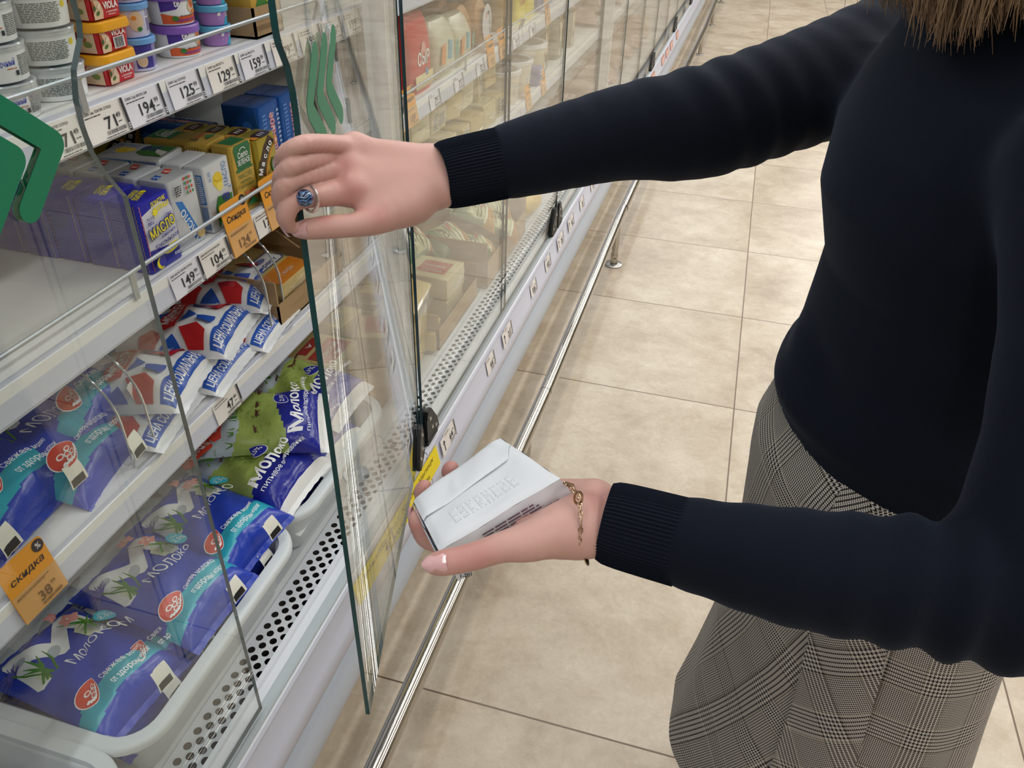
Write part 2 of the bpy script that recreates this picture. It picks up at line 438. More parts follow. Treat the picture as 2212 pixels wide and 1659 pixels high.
    for k, z in enumerate(SHELF_Z + [1.42]):
        for h in range(2):
            ya, yb = a + h * UNIT / 2 + .002, a + (h + 1) * UNIT / 2 - .003
            q = MB(); q.extr([(-1.13, z - .022), (-.662, z - .022), (-.652, z - .014), (-.652, z), (-1.13, z)], ya, yb, WHITE)
            sh = q.build('shelf', t, smooth=False)
            q = MB(); q.extr([(-.6565, z - .038), (-.6495, z - .0385), (-.6485, z - .0345), (-.654, z - .001), (-.654, z + .004), (-.6575, z + .004)], ya, yb, CHAN); q.build('price_channel', sh, smooth=False)
            if k == 2: continue
            q = MB(); zz = z + .033
            q.tube([(-.66, ya + .012, z), (-.6505, ya + .012, zz - .006), (-.6495, ya + .018, zz), (-.6495, yb - .018, zz), (-.6505, yb - .012, zz - .006), (-.66, yb - .012, z)], .0027, WIRE, 8)
            for yy in np.arange(ya + .3, yb - .1, .39): q.box(-.6512, -.6488, yy - .004, yy + .004, z - .002, zz, WIRE)
            q.build('guard_wire', sh)
    q = MB(); q.box(-.640, -.600, .122, .160, .3735, 2.05, WHITE_PAINT); q.build('upright', t, smooth=False)
    return t
case_labels = ['near unit of the white refrigerated case, holding cheese tubs, butter and pouch milk',
               'second unit of the white refrigerated case, stocked with cheese behind closed glass',
               'third unit of the white refrigerated case, beyond the raised sleeve, with packed meat',
               'fourth unit of the white refrigerated case, far down the aisle',
               'farthest unit of the white refrigerated case at the end of the aisle']
CASE = case_unit(UY[0], case_labels[0])
CASES = [CASE] + [copy_tree(CASE, loc=(0, y, 0), label=l) for y, l in list(zip(UY, case_labels))[1:]]

# ================================================================ hinged glass doors
GREEN = C('#067a57', .45)
DW = .622; DZ0 = .3725; DZ1 = 2.02; GT = .006
def door_mesh(notch=True, edge=None):
    """hinge line at the origin, glass running along -Y, outer face towards +X"""
    o = [(0, DZ0), (-DW, DZ0)]
    if notch:
        for s_, z in ((0, 1.10), (0, 1.164), (.0085, 1.178), (.018, 1.195), (.0245, 1.213), (.0265, 1.235), (.0255, 1.256), (.019, 1.278), (.010, 1.290), (.003, 1.299), (0, 1.31)):
            o.append((-DW + s_, z))
    o += [(-DW, DZ1), (0, DZ1)]
    n = len(o); q = MB(); h = GT / 2
    q.add([(h, y, z) for y, z in o], [tuple(range(n))[::-1]], GLASS)
    q.add([(-h, y, z) for y, z in o], [tuple(range(n))], GLASS)
    v = [(s_, y, z) for y, z in o for s_ in (-h, h)]; f = []
    for i in range(n):
        j = (i + 1) % n; f.append((2 * i, 2 * i + 1, 2 * j + 1, 2 * j))
    q.add(v, f, edge or EDGE)
    return q
def chevron_mesh(s_):
    q = MB(); ap, zc, ar, wd = s_, 1.2315, .047, .0205; d = wd * .7071
    pts = []
    # outer apex rounded, inner apex sharp, stroke ends rounded (u towards the free edge)
    o0 = ap - .006
    for k in range(7):
        a = math.radians(-45 + 15 * k); pts.append((o0 - .0085 + .012 * math.cos(a) , zc + .012 * math.sin(a)))
    ex, ez = ap - ar, zc + ar
    for k in range(9):
        a = math.radians(45 + 22.5 * k); pts.append((ex - d / 2 + wd / 2 * math.cos(a), ez - d / 2 + wd / 2 * math.sin(a)))
    pts.append((ap - .0262, zc))
    for k in range(9):
        a = math.radians(135 + 22.5 * k); pts.append((ex - d / 2 + wd / 2 * math.cos(a), zc - ar + d / 2 + wd / 2 * math.sin(a)))
    t = GT / 2 + .0001; n = len(pts)
    for sx in (t, -t - .0003):
        q.loft([[(sx, -u, z) for u, z in pts], [(sx + .0003, -u, z) for u, z in pts]], GREEN)
    return q
def hinge_mesh():
    q = MB()
    q.box(-.012, .012, -.060, -.002, DZ0 - .012, DZ0 - .002, BLACK)
    for sx in (-1, 1):
        x0, x1 = (.0035, .011) if sx > 0 else (-.011, -.0035)
        q.loft([[(x0 if k < 1 else x1, y, z) for y, z in ((-.072, DZ0 - .004), (-.004, DZ0 - .004), (-.002, DZ0 + .05), (-.012, DZ0 + .072), (-.03, DZ0 + .072), (-.06, DZ0 + .03))] for k in (0, 1)], BLACK)
        for y, z in ((-.02, .05), (-.03, .022), (-.052, .012)):
            q.lathe([(.0045, 0), (.0045, .0012), (.003, .0025)], CHROME, 10, xf=Matrix.Translation((x1 if sx > 0 else x0, y, DZ0 + z)) @ Matrix.Rotation(sx * math.pi / 2, 4, 'Y'))
    q.tube([(0, -.002, DZ0 - .02), (0, -.002, DZ0 + .03)], .005, BLACK, 12)
    return q
DM = {'open': door_mesh(True).mesh('pane', False), 'near': door_mesh(True, C('#59686c', .2, spec=.6)).mesh('pane', False), 'far': door_mesh(False, C('#24434a', .2, spec=.6)).mesh('pane', False)}
CH = [chevron_mesh(DW - .051 - .0405 * i).mesh('chevron_sticker', False) for i in range(3)]
HM = hinge_mesh().mesh('hinge')
def door(y, ang, mirror, sticker, label=None):
    k = 0
    while k < 4 and y + (.3 if mirror else -.3) > UY[k + 1]: k += 1
    case = CASES[k]
    t = bpy.data.objects.new('glass_door', DM['far' if not sticker else 'open' if ang else 'near']); COL.objects.link(t)
    t.parent = case; t.location = (-.522, y - UY[k], 0); t.rotation_euler = (0, 0, ang)
    if mirror: t.scale = (1, -1, 1)
    if label: t['label'] = label
    for nm, me in [('hinge', HM)] + ([('chevron_sticker', m) for m in CH] if sticker else []):
        o = bpy.data.objects.new(nm, me); COL.objects.link(o); o.parent = t
        if nm != 'hinge': o['label'] = 'green chevron sticker'
        else: o['label'] = 'black hinge bracket with steel screws'
    return t
door(-.055, 0, True, True, 'closed glass door with large green chevrons')
DOOR_OPEN = door(1.205, math.atan2(.156, .602), False, True, 'glass door swung open in the hand')
for i in range(6):
    door(1.226 + 1.2225 * i + .003 * (i > 0), 0, True, False); door(2.4395 + 1.2225 * i - .0015, 0, False, False)

# ================================================================ steel bumper rail on the floor
t = empty('bumper_rail', (-.377, 0, 0), 'polished steel tube rail on short posts along the display case', 'rail')
PY = [.18, 1.58, 2.985, 4.385, 5.785, 7.175, 8.55, 9.98]
q = MB()
for i in range(len(PY) - 1):
    q.tube([(0 + (.006 if i % 2 else -.004), PY[i] + .17, .181), (.0 + (-.006 if i % 2 else .006), PY[i + 1] + .168, .181)], .0185, STEEL, 24)
q.tube([(0, -2, .181), (-.004, PY[0] + .168, .181)], .0185, STEEL, 24)
q.build('tube', t)
for y in PY:
    q = MB(); q.tube([(0, y, .004), (0, y, .17)], .0135, STEEL, 18); q.lathe([(.0155, 0), (.0155, .045)], STEEL, 18, (0, y, .006)); q.lathe([(.003, 0), (.003, .001)], BLACK, 8, (0, 0, 0), xf=Matrix.Translation((0.005, y - .0148, .035)) @ Matrix.Rotation(math.pi / 2, 4, 'X'))
    p = q.build('post', t)
    q = MB(); q.lathe([(.036, 0), (.036, .004), (.033, .0065), (.016, .0075)], C('#a9a9a6', .3, metal=1), 28, (0, y, 0)); q.build('foot_flange', p)


# ================================================================ price cards and strips
CARD = C('#e9e4e0', .55); CARD2 = C('#e3e2ec', .5); ORANGE = C('#efa02e', .5); ORANGE2 = C('#dda869', .45); YEL = C('#f2dc1e', .5)
def strip_fn(kind, z=0):
    """origin at the middle of a price strip, U along +Y, V up the strip"""
    if kind == 'shelf': o = (-.6503, 0, z - .018); V = (-.0055, 0, .0335)
    else: o = (-.5040, 0, .3105); V = (-.0125, 0, .064)
    V = Vector(V).normalized(); n = Vector((0, 1, 0)).cross(V)
    return Vector(o) + n * .0009, V, n
def price_card(y, z, price, cents, title, label, kind='shelf', w_=.064, seed=1, warm=True, arrow=False, group='price cards on the shelf strips', lift=0.):
    o, V, n = strip_fn(kind, z); h = .035
    if kind != 'shelf': w_, h = .066, .044
    q = MB(); cd = CARD if warm else CARD2
    q.loft([[tuple(Vector((0, u, 0)) + V * v + n * d) for u, v in ((-w_, -h / 2), (0, -h / 2), (0, h / 2), (-w_, h / 2))] for d in (0, .0005)], cd)
    a = Art(q, lambda u, v, l: tuple(Vector((0, u, 0)) + V * v + n * (.0005 + l)))
    a.text(title, -w_ + .003, h / 2 - .006, .0028, INK, bold=.01, shear=.2, fit=min(.9, .028 * len(title) + .2) * (w_ - .012))
    a.scribble(-w_ + .003, h / 2 - .0095, -w_ + .036, h / 2 - .0078, INK, 1, seed)
    a.text(price, -.0185, -h / 2 + .0095, .0128 if kind == 'shelf' else .016, INK, 'r', bold=.012, fit=.0085 * len(price) * (1 if kind == 'shelf' else 1.2))
    a.text(cents, -.0172, -h / 2 + .0175 + (.004 if kind != 'shelf' else 0), .0052, INK, 'l', bold=.01)
    a.scribble(-.0165, -h / 2 + .0125, -.0085, -h / 2 + .0142, INK, 1, seed + 3)
    a.bars(-.038, -h / 2 + .0042, -.0075, -h / 2 + .0082, INK, 26, seed)
    a.scribble(-.042, -h / 2 + .0012, -.007, -h / 2 + .0028, INK, 1, seed + 5)
    a.rect(-.0048, -h / 2, -.0012, h / 2, INK); a.scribble(-.0044, -h / 2 + .002, -.0018, -h / 2 + .009, cd, 3, seed)
    if arrow:
        a.rect(-w_ - .026, -h / 2, -w_, h / 2, cd)
        a.poly([(-w_ - .011, -.016), (-w_ - .007, -.016), (-w_ - .007, .004), (-w_ - .002, .004), (-w_ - .009, .013), (-w_ - .016, .004), (-w_ - .011, .004)], INK)
    b = q.build('price_card', None, smooth=False, label=label, cat='price card', group=group)
    b.location = Vector((o.x, y, o.z)) + n * lift
    return b
def sale_card(y, z, price, cents, label, word='Скидка', kind='shelf', group='orange discount cards', seed=3):
    o, V, n = strip_fn(kind, z); w_ = .062; q = MB(); lo, hi = -.0185, .058
    r = .006; pts = [(-w_, lo), (0, lo)]
    for k in range(5): t_ = math.radians(22.5 * k); pts.append((-r + r * math.cos(t_), hi - r + r * math.sin(t_)))
    for k in range(5): t_ = math.radians(90 + 22.5 * k); pts.append((-w_ + r + r * math.cos(t_), hi - r + r * math.sin(t_)))
    q.loft([[tuple(Vector((0, u, 0)) + V * v + n * d) for u, v in pts] for d in (.0012, .002)], ORANGE)
    a = Art(q, lambda u, v, l: tuple(Vector((0, u, 0)) + V * v + n * (.002 + l)))
    a.rect(-w_ + .0005, lo + .0005, -.0005, .019, ORANGE2)
    a.text(word, -w_ / 2, .030, .0085, INK, 'c', bold=.012, shear=.15, fit=.046)
    a.ell(-.008, .049, .0075, .0075, INK); a.text('%', -.008, .0458, .0068, CARD, 'c', bold=.02)
    D_ = C('#7b5f45', .6)
    a.text(price, -.0185, lo + .009, .0125, D_, 'r', bold=.012, fit=.0085 * len(price)); a.text(cents, -.0172, lo + .017, .005, D_)
    a.scribble(-w_ + .004, .012, -.012, .0155, D_, 2, seed); a.bars(-.036, lo + .004, -.008, lo + .0075, D_, 22, seed)
    b = q.build('discount_card', None, smooth=False, label=label, cat='discount card', group=group); b.location = Vector((o.x, y, o.z)); return b
Z1, Z2, Z3 = SHELF_Z
for i, (y, p, c, t_, l, wm) in enumerate((
        ((-0.6510, 0.6751, 1.1826)[1], '71', '49', 'БЗМЖ Сыр ЛОМТИК СОЛНЦА', 'price card reading 71 49 behind the edge of the closed glass door', True),
        ((-0.6510, 0.7394, 1.1799)[1], '71', '49', 'БЗМЖ Сыр ЛОМТИК СОЛНЦА', 'price card reading 71 49, first in front of the open gap', True),
        ((-0.6510, 0.8048, 1.1798)[1], '194', '99', 'БЗМЖ Сыр ВИОЛА 200г', 'price card reading 194 99 under the red cheese tubs', False),
        ((-0.6510, 0.8817, 1.1807)[1], '125', '99', 'БЗМЖ Сыр ХОХЛАНД', 'price card reading 125 99 on the top shelf strip', False),
        ((-0.6510, 0.9619, 1.1791)[1], '129', '99', 'БЗМЖ Сыр ВИОЛЕТТА', 'price card reading 129 99 on the top shelf strip', True),
        ((-0.6510, 1.0374, 1.1786)[1], '159', '99', 'БЗМЖ Сыр ВИОЛЕТТА', 'price card reading 159 99 at the end of the top shelf strip', False),
        ((-0.6510, 1.1193, 1.1785)[1], '79', '99', 'Сыр плавленый', 'price card reading 79 99 seen through the open door', True),
        ((-0.6510, 1.1993, 1.1799)[1], '199', '99', 'Сыр плавленый', 'price card reading 199 99 left of the green chevrons', True),
        ((-0.6510, 1.2724, 1.1799)[1], '149', '99', 'Сыр плавленый', 'price card reading 149 99 behind the green chevrons', True),
        ((-0.6510, 1.3456, 1.1810)[1], '199', '99', 'Сыр плавленый', 'price card reading 199 99 right of the green chevrons', True))):
    price_card(y, Z1, p, c, t_, l, seed=i + 1, warm=wm)
for i, (y, p, c, t_, l) in enumerate((
        ((-0.6510, 0.8074, 0.9582)[1], '149', '99', 'БЗМЖ МАСЛО ЛОМТИК СОЛНЦА', 'price card reading 149 99 below the blue butter boxes'),
        ((-0.6510, 0.8726, 0.9585)[1], '104', '99', 'БЗМЖ МАСЛО КРАСНАЯ ЦЕНА', 'price card reading 104 99 left of the orange discount card'),
        ((-0.6510, 1.0080, 0.9564)[1], '176', '99', 'БЗМЖ Масло СЕЛО ЗЕЛЕНОЕ', 'price card reading 176 99 beside the fingertips'))):
    price_card(y, Z2, p, c, t_, l, seed=i + 11, warm=i != 0)
price_card((-0.6510, 0.8306, 0.7333)[1], Z3, '47', '49', 'БЗМЖ МОЛОКО', 'price card reading 47 49 under the red and blue milk pouches', seed=21)
sale_card((-0.6510, 0.9382, 0.9549)[1], Z2, '124', '99', 'orange discount card reading 124 99 between 104 and 176')
sale_card((-0.6510, 1.0384, 0.9530)[1], Z2, '89', '99', 'orange discount card behind the fingertips of the raised hand')
sale_card((-0.6510, 0.4580, 0.7354)[1], Z3, '38', '99', 'orange discount card at lower left on the blue milk shelf', word='скидка')
for i, (y, p, l, ar) in enumerate((((-0.5000, 1.0084, 0.2846)[1], '40', 'price card reading 40 seen through the open door, lowest of the row', False),
        ((-0.5000, 1.3750, 0.2901)[1], '64', 'price card reading 64 with an arrow, beside the black hinge', True),
        ((-0.5000, 1.6924, 0.2954)[1], '64', 'price card reading 64 without arrow on the lower strip', False),
        ((-0.5000, 1.8582, 0.3055)[1], '31', 'price card reading 31 with an arrow on the lower strip', True),
        ((-0.5000, 2.1375, 0.2992)[1], '556', 'price card reading 556 on the lower strip', False),
        ((-0.5000, 2.3214, 0.2989)[1], '103', 'price card reading 103 with its arrow beside it on the lower strip', False),
        ((-0.5000, 2.5137, 0.2997)[1], '28', 'price card reading 28 with an arrow on the lower strip', True),
        ((-0.5000, 2.6809, 0.3018)[1], '82', 'price card reading 82 with an arrow near the second hinge', True),
        ((-0.5000, 2.8640, 0.3063)[1], '75', 'price card second from the top below the sleeve on the lower strip', False),
        ((-0.5000, 3.0734, 0.2952)[1], '99', 'topmost price card below the sleeve on the lower strip', False))):
    price_card(y, 0, p, '99', 'БЗМЖ Молоко', l, kind='base', seed=i + 31, arrow=ar, group='price cards on the lower strip')
o, V, n = strip_fn('base')
q = MB(); q.loft([[tuple(Vector((0, u, 0)) + V * v + n * d) for u, v in ((0, -.024), (.42, -.024), (.42, .026), (0, .026))] for d in (0, .0006)], YEL)
a = Art(q, lambda u, v, l: tuple(Vector((0, u, 0)) + V * v + n * (.0006 + l)))
a.text('Производство г. Кирово-Чепецк', .395, .006, .0105, C('#5a4a12', .6), 'r', bold=.008, shear=.25, fit=.37); a.text('Молочный Завод»', .36, -.016, .0105, C('#5a4a12', .6), 'r', bold=.008, shear=.25, fit=.2)
b = q.build('strip_label', None, smooth=False, label='yellow printed strip on the lower price channel beside the held pack', cat='label')
b.location = (o.x, (-0.5030, 1.2640, 0.2828)[1] - .42, o.z)
for i, (y, l) in enumerate((((-0.5000, 4.9679, 0.2928)[1], 'nearest'), ((-0.5000, 5.4471, 0.3179)[1], 'second'), ((-0.5000, 5.6735, 0.3225)[1], 'third'), ((-0.5000, 5.9164, 0.3275)[1], 'fourth'), ((-0.5000, 6.3030, 0.3331)[1], 'farthest'))):
    q = MB(); q.loft([[tuple(Vector((0, u, 0)) + V * v + n * d) for u, v in ((-.15, -.022), (0, -.022), (0, .024), (-.15, .024))] for d in (0, .0005)], C('#cf7f62', .5))
    a = Art(q, lambda u, v, l_: tuple(Vector((0, u, 0)) + V * v + n * (.0005 + l_))); a.scribble(-.14, -.018, -.01, .018, CARD, 3, i)
    b = q.build('promo_card', None, smooth=False, label=l + ' of the reddish cards on the lower strip above the sleeve', cat='price card', group='reddish cards far along the lower strip'); b.location = (o.x, y, o.z)


# ================================================================ packaging
def film(h, rough=.22, bump=.5, scale=38., metal=0., dist=.0018):
    k = ('film', h, rough, bump, scale, metal)
    if k in MATS: return MATS[k]
    m, nt, b = node_mat('film_' + h); b.inputs['Base Color'].default_value = lin(h); b.inputs['Roughness'].default_value = rough; b.inputs['Metallic'].default_value = metal
    tc = N(nt, 'ShaderNodeTexCoord'); n1 = N(nt, 'ShaderNodeTexNoise', i_Scale=scale, i_Detail=3., i_Distortion=1.2); L(nt, tc, 'Object', n1, 'Vector')
    bp = N(nt, 'ShaderNodeBump', i_Strength=bump, i_Distance=dist); L(nt, n1, 0, bp, 'Height'); L(nt, bp, 0, b, 'Normal')
    MATS[k] = m; return m
PW = film('#f4f4f4', .3, .25)
class Pouch:
    """a lying pillow pouch: front end at +X, width along Y, print reads along +Y"""
    def __init__(s, Lx, W, T, seed, pinch=.0):
        s.L, s.W, s.T = Lx, W, T; r = random.Random(seed)
        s.w = [(r.uniform(3, 9), r.uniform(3, 11), r.uniform(0, 6.3), r.uniform(.0004, .0013)) for _ in range(7)]
        s.sag = r.uniform(-.2, .2)
    def top(s, a, b):
        a = max(-1, min(1, a)); b = max(-1, min(1, b))
        f = (max(0, 1 - abs(a) ** 3.2)) ** .6 * (max(0, 1 - abs(b) ** 5)) ** .7
        z = .010 + s.T * f * (1 + .10 * b + s.sag * .15 * a)
        e = min(1, 1.2 * f)
        for p, q_, ph, am in s.w: z += e * am * math.sin(p * a + q_ * b + ph)
        g = max(0, abs(b) - .55) / .45                     # gathers near the two sealed ends
        z += e * g * .0016 * math.sin(17 * a + 3 * b) * (1 - abs(a))
        return z
    def bot(s, a, b):
        m_ = max(abs(a), abs(b)); return .0102 * m_ ** 5
    def xy(s, a, b): return (b * s.L / 2 * (1 - .035 * (1 - a * a)), a * s.W / 2 * (1 - .06 * (1 - b * b) + .0 * b))
    def fn(s, u, v, l):
        a = max(-1, min(1, u / (s.W / 2))); b = max(-1, min(1, -v / (s.L / 2)))
        x, y = s.xy(a, b); e = .004
        zx = (s.top(a, b + e) - s.top(a, b - e)) / (e * s.L); zy = (s.top(a + e, b) - s.top(a - e, b)) / (e * s.W)
        zx = max(-2.5, min(2.5, zx)); zy = max(-2.5, min(2.5, zy)); k = 1 / math.sqrt(1 + zx * zx + zy * zy)
        l = l * 1.6 + .0004
        return (x - zx * k * l, y - zy * k * l, s.top(a, b) + k * l)
    def body(s, q, mf, na=44, nb=60):
        A = [math.sin(math.pi / 2 * (-1 + 2 * i / na)) * .35 + (-1 + 2 * i / na) * .65 for i in range(na + 1)]
        B = [math.sin(math.pi / 2 * (-1 + 2 * i / nb)) * .35 + (-1 + 2 * i / nb) * .65 for i in range(nb + 1)]
        v = [(*s.xy(a, b), s.top(a, b)) for b in B for a in A]; w_ = na + 1
        by = {}
        for j in range(nb):
            for i in range(na):
                a, b = (A[i] + A[i + 1]) / 2, (B[j] + B[j + 1]) / 2
                by.setdefault(mf(a * s.W / 2, -b * s.L / 2), []).append((j * w_ + i, (j + 1) * w_ + i, (j + 1) * w_ + i + 1, j * w_ + i + 1))
        base = len(q.v)
        first = True
        for m, fs in by.items():
            if first: q.add(v, fs, m); first = False
            else:
                k = q.mat(m); q.f.extend([tuple(x + base for x in f) for f in fs]); q.mi.extend([k] * len(fs))
        na2, nb2 = 10, 14
        v = []; f = []
        for j in range(nb2 + 1):
            for i in range(na2 + 1):
                a, b = -1 + 2 * i / na2, -1 + 2 * j / nb2; v.append((*s.xy(a, b), s.bot(a, b)))
        for j in range(nb2):
            for i in range(na2): k = j * 11 + i; f.append((k, k + 1, k + 12, k + 11))
        q.add(v, f, mf(0, s.L / 2 - .001))
        for sb in (-1, 1):                                  # crimped end seals
            r0, r1 = [], []
            for i in range(25):
                a = -1 + 2 * i / 24; x, y = s.xy(a, sb); r0.append((x - sb * .001, y, s.top(a, sb))); r1.append((x + sb * .009, y * .985, s.top(a, sb) + .0012 * math.sin(i * 1.9) - .003))
            vs = r0 + r1; fs = [(i, i + 1, 26 + i, 25 + i) for i in range(24)]
            q.add(vs, fs if sb < 0 else [f_[::-1] for f_ in fs], mf(0, -sb * s.L / 2 * .98))
MB_, MC_, MR_ = film('#2a45b8', .24, .5), film('#35aec2', .24, .5), C('#d2412f', .3)
LILAC = C('#5a56a8', .4); PINK = C('#e39a92', .4); GRASS = C('#5b8a2e', .4); GRASS2 = C('#3f7a22', .4); PALE = C('#e8ead0', .4); GREY = C('#b9bfc4', .45); BARC = C('#e9e6da', .4)
def milk_m(seed):
    P = Pouch(.205, .152, .036, seed); q = MB()
    wv = lambda u: .004 * math.sin(u * 30 + 1)
    def mf(u, v):
        if -.078 + wv(u) < v < -.050 + wv(u): return MC_
        return MB_
    P.body(q, mf); a = Art(q, P.fn, .0045)
    # the big M cut-out with flowers
    M = [(-.058, .012), (-.046, .012), (-.043, .016), (-.040, .050), (-.014, .024), (-.006, .024), (.016, .052), (.024, .016), (.028, .012), (.040, .012), (.044, .017), (.034, .078), (.030, .083), (.020, .083), (-.009, .052), (-.041, .083), (-.051, .083), (-.055, .078), (-.062, .017)]
    M = [((u + .009) * 1.17 - .004, .012 + (v - .012) * 1.12) for u, v in M]
    a.poly(M, PW)
    a.poly([(-.056, .030), (-.050, .013), (-.044, .017), (-.042, .036)], PALE); a.poly([(.022, .040), (.026, .016), (.040, .014), (.036, .050)], PALE); a.ell(-.014, .040, .012, .008, GREY, rot=.6); a.ell(-.045, .066, .007, .006, GREY)
    r = random.Random(3)
    for k in range(26): t_ = r.uniform(-1.2, 1.9) + 1.57; a.line([(-.060, .058), (-.060 + .015 * math.cos(t_), .058 + .013 * math.sin(t_))], [.003, .0006], LILAC)
    a.ell(-.060, .057, .005, .005, LILAC); a.line([(-.060, .054), (-.056, .036), (-.048, .018)], .0018, GRASS2)
    for x0, y0, x1, y1 in ((-.056, .010, -.036, .046), (-.050, .008, -.044, .052), (-.046, .004, -.052, .044), (-.040, .006, -.056, .040), (-.036, .004, -.030, .046)): a.line([(x0, y0), ((x0 + x1) / 2 + .003, (y0 + y1) / 2), (x1, y1)], [.003, .004, .0006], r.choice((GRASS, GRASS2)))
    for x0, y0, x1, y1 in ((.020, .014, .046, .040), (.044, .010, .022, .044), (.042, .016, .014, .060), (.050, .022, .026, .030), (.034, .008, .034, .064)): a.line([(x0, y0), ((x0 + x1) / 2, (y0 + y1) / 2 + .002), (x1, y1)], [.0025, .003, .0006], r.choice((GRASS, GRASS2)))
    for cx, cy in ((.030, .050), (.022, .076)):
        for k in range(5): t_ = 2 * math.pi * k / 5; a.ell(cx + .006 * math.cos(t_), cy + .006 * math.sin(t_), .0055, .0042, PINK, 12, t_)
        a.ell(cx, cy, .0015, .0015, C('#f3dfd0', .4), 8)
    a.ell(.049, .017, .0125, .0125, MC_); a.text('М.Д.Ж.', .049, .0205, .0028, PW, 'c'); a.text('2,5%', .049, .0115, .0068, PW, 'c', fit=.019)
    a.text('МОЛОКО', -.030, -.014, .0125, PW, 'l', fit=.076)
    a.ell(-.060, .090, .012, .007, GREY)
    a.text('Свежее молоко', -.022, -.062, .0058, PW, 'l', bold=.006, fit=.055); a.text('от здоровых коров!', -.022, -.073, .0054, PW, 'l', bold=.006, fit=.060)
    a.ell(-.045, -.056, .0158, .0158, PW); a.ell(-.045, -.056, .0150, .0150, MR_)
    for dx, dy in ((-.005, .003), (0, -.001), (.004, .003), (.005, -.005), (-.002, -.007)): a.ell(-.045 + dx, -.056 + dy, .0034, .0034, PW, 12); a.ell(-.045 + dx, -.056 + dy, .0021, .0021, MR_, 10)
    for k in range(9): t_ = math.radians(-20 - 15 * k); a.ell(-.045 + .0125 * math.cos(t_), -.056 + .0125 * math.sin(t_), .0018, .0018, PW, 8)
    a.rect(.000, -.0985, .030, -.0870, BARC); a.rect(.002, -.0982, .026, -.0950, BLACK)
    return q.mesh('milk_pouch')
SB, SR, SW = film('#2557b8', .25, .4), film('#c4242a', .25, .4), film('#eef0f2', .25, .4)
def milk_social(seed):
    P = Pouch(.192, .142, .036, seed); q = MB()
    P.body(q, lambda u, v: SW); a = Art(q, P.fn, .0045)
    def cl(p): return [(max(-.066, min(.066, x)), y) for x, y in p]
    a.poly(cl([(-.066, -.073), (.066, -.073), (.066, -.0925), (-.066, -.0925)]), SB); a.text('ЦЕНА СОЦИАЛЬНАЯ', 0, -.0885, .0105, SW, 'c', bold=.02, fit=.122)
    a.poly(cl([(-.066, .088), (.066, .088), (.066, .072), (-.066, .072)]), SB); a.text('ЦЕНА СОЦИАЛЬНАЯ', 0, .0755, .009, SW, 'c', bold=.02, fit=.118)
    y_ = lambda v: -.071 + (v + .068) * .80
    T_ = lambda p, m: a.poly([(u, y_(v)) for u, v in p], m)
    for p, m in (([(-.018, .000), (.018, .000), (.000, -.026)], SB), ([(-.024, .042), (.024, .042), (.0, .058)], SB), ([(-.066, -.030), (-.034, -.004), (-.030, -.040), (-.044, -.060), (-.066, -.060)], SR), ([(.066, -.030), (.036, -.004), (.024, -.056), (.050, -.062), (.066, -.058)], SR),
                 ([(-.066, .034), (-.046, .024), (-.034, .050), (-.050, .066), (-.066, .064)], SR), ([(.066, .034), (.046, .024), (.034, .050), (.050, .066), (.066, .064)], SR), ([(-.022, -.036), (-.008, -.030), (-.002, -.062), (-.030, -.062)], SB), ([(-.066, .024), (-.066, -.018), (-.046, .004)], SB), ([(.066, .024), (.066, -.018), (.046, .004)], SB)): T_(p, m)
    T_([(-.040, .022), (-.034, .002), (.034, .002), (.040, .022), (.030, .036), (-.030, .036)], SR)
    a.text('МОЛОКО', 0, y_(.0165), .0120, SW, 'c', bold=.025, fit=.060); a.text('ГОСТ 31450-2013', 0, y_(.0070), .0052, SW, 'c', bold=.01, fit=.050)
    a.text('ЕАС', .042, y_(-.050), .008, SW, 'c', bold=.01); a.scribble(-.010, y_(-.010), .010, y_(-.003), SW, 2, 4)
    return q.mesh('milk_pouch')
GG, GB, GP = film('#a9bf63', .28, .5), film('#20299a', .22, .5), film('#c3d3dc', .28, .5)
def milk_green(seed):
    P = Pouch(.205, .150, .038, seed); q = MB()
    def mf(u, v):
        if v < -.028 + .012 * math.sin(u * 22 + .5): return GB if v > -.094 else PW
        if v > .052 + .008 * math.sin(u * 45): return GP
        return GG
    P.body(q, mf); a = Art(q, P.fn, .0045); r = random.Random(seed)
    for k in range(40): x, y = r.uniform(-.066, .066), r.uniform(-.01, .05); a.ell(x, y, r.uniform(.001, .004), r.uniform(.0006, .002), r.choice((C('#7f9c3c', .4), C('#8fae4b', .4), C('#6b8a35', .4))), 6)
    for k in range(5):
        x, y = r.uniform(-.05, .05), r.uniform(.0, .045); cw = C('#5d3326', .5); a.ell(x, y, .006, .003, cw, 8); a.ell(x + .006, y + .0015, .0022, .0018, cw, 6)
        for d in (-.004, -.002, .002, .004): a.line([(x + d, y - .002), (x + d, y - .0065)], .001, cw)
    for k in range(30): x = r.uniform(-.066, .0); a.line([(x, .046), (x + r.uniform(-.004, .004), .046 + r.uniform(.006, .014))], [.0015, .0004], r.choice((GRASS, GRASS2)))
    a.poly([(-.058, .060), (-.030, .060), (-.022, .068), (-.030, .084), (-.058, .084), (-.062, .072)], MR_); a.text('Красная', -.042, .074, .0062, PW, 'c', bold=.01, fit=.028); a.text('цена', -.042, .065, .0062, PW, 'c', bold=.01)
    a.text('Молоко', -.058, -.058, .0165, PW, 'l', bold=.025, fit=.088); a.text('питьевое пастеризованное', -.058, -.069, .0058, PW, 'l', fit=.100)
    a.ell(-.014, -.028, .0125, .0125, PW); a.ell(-.014, -.028, .0116, .0116, GB); a.text('2,5%', -.014, -.0315, .0068, PW, 'c', bold=.01, fit=.018)
    return q.mesh('milk_pouch')
PM = {'m': [milk_m(3), milk_m(8)], 's': [milk_social(4), milk_social(9)], 'g': [milk_green(5), milk_green(12)]}
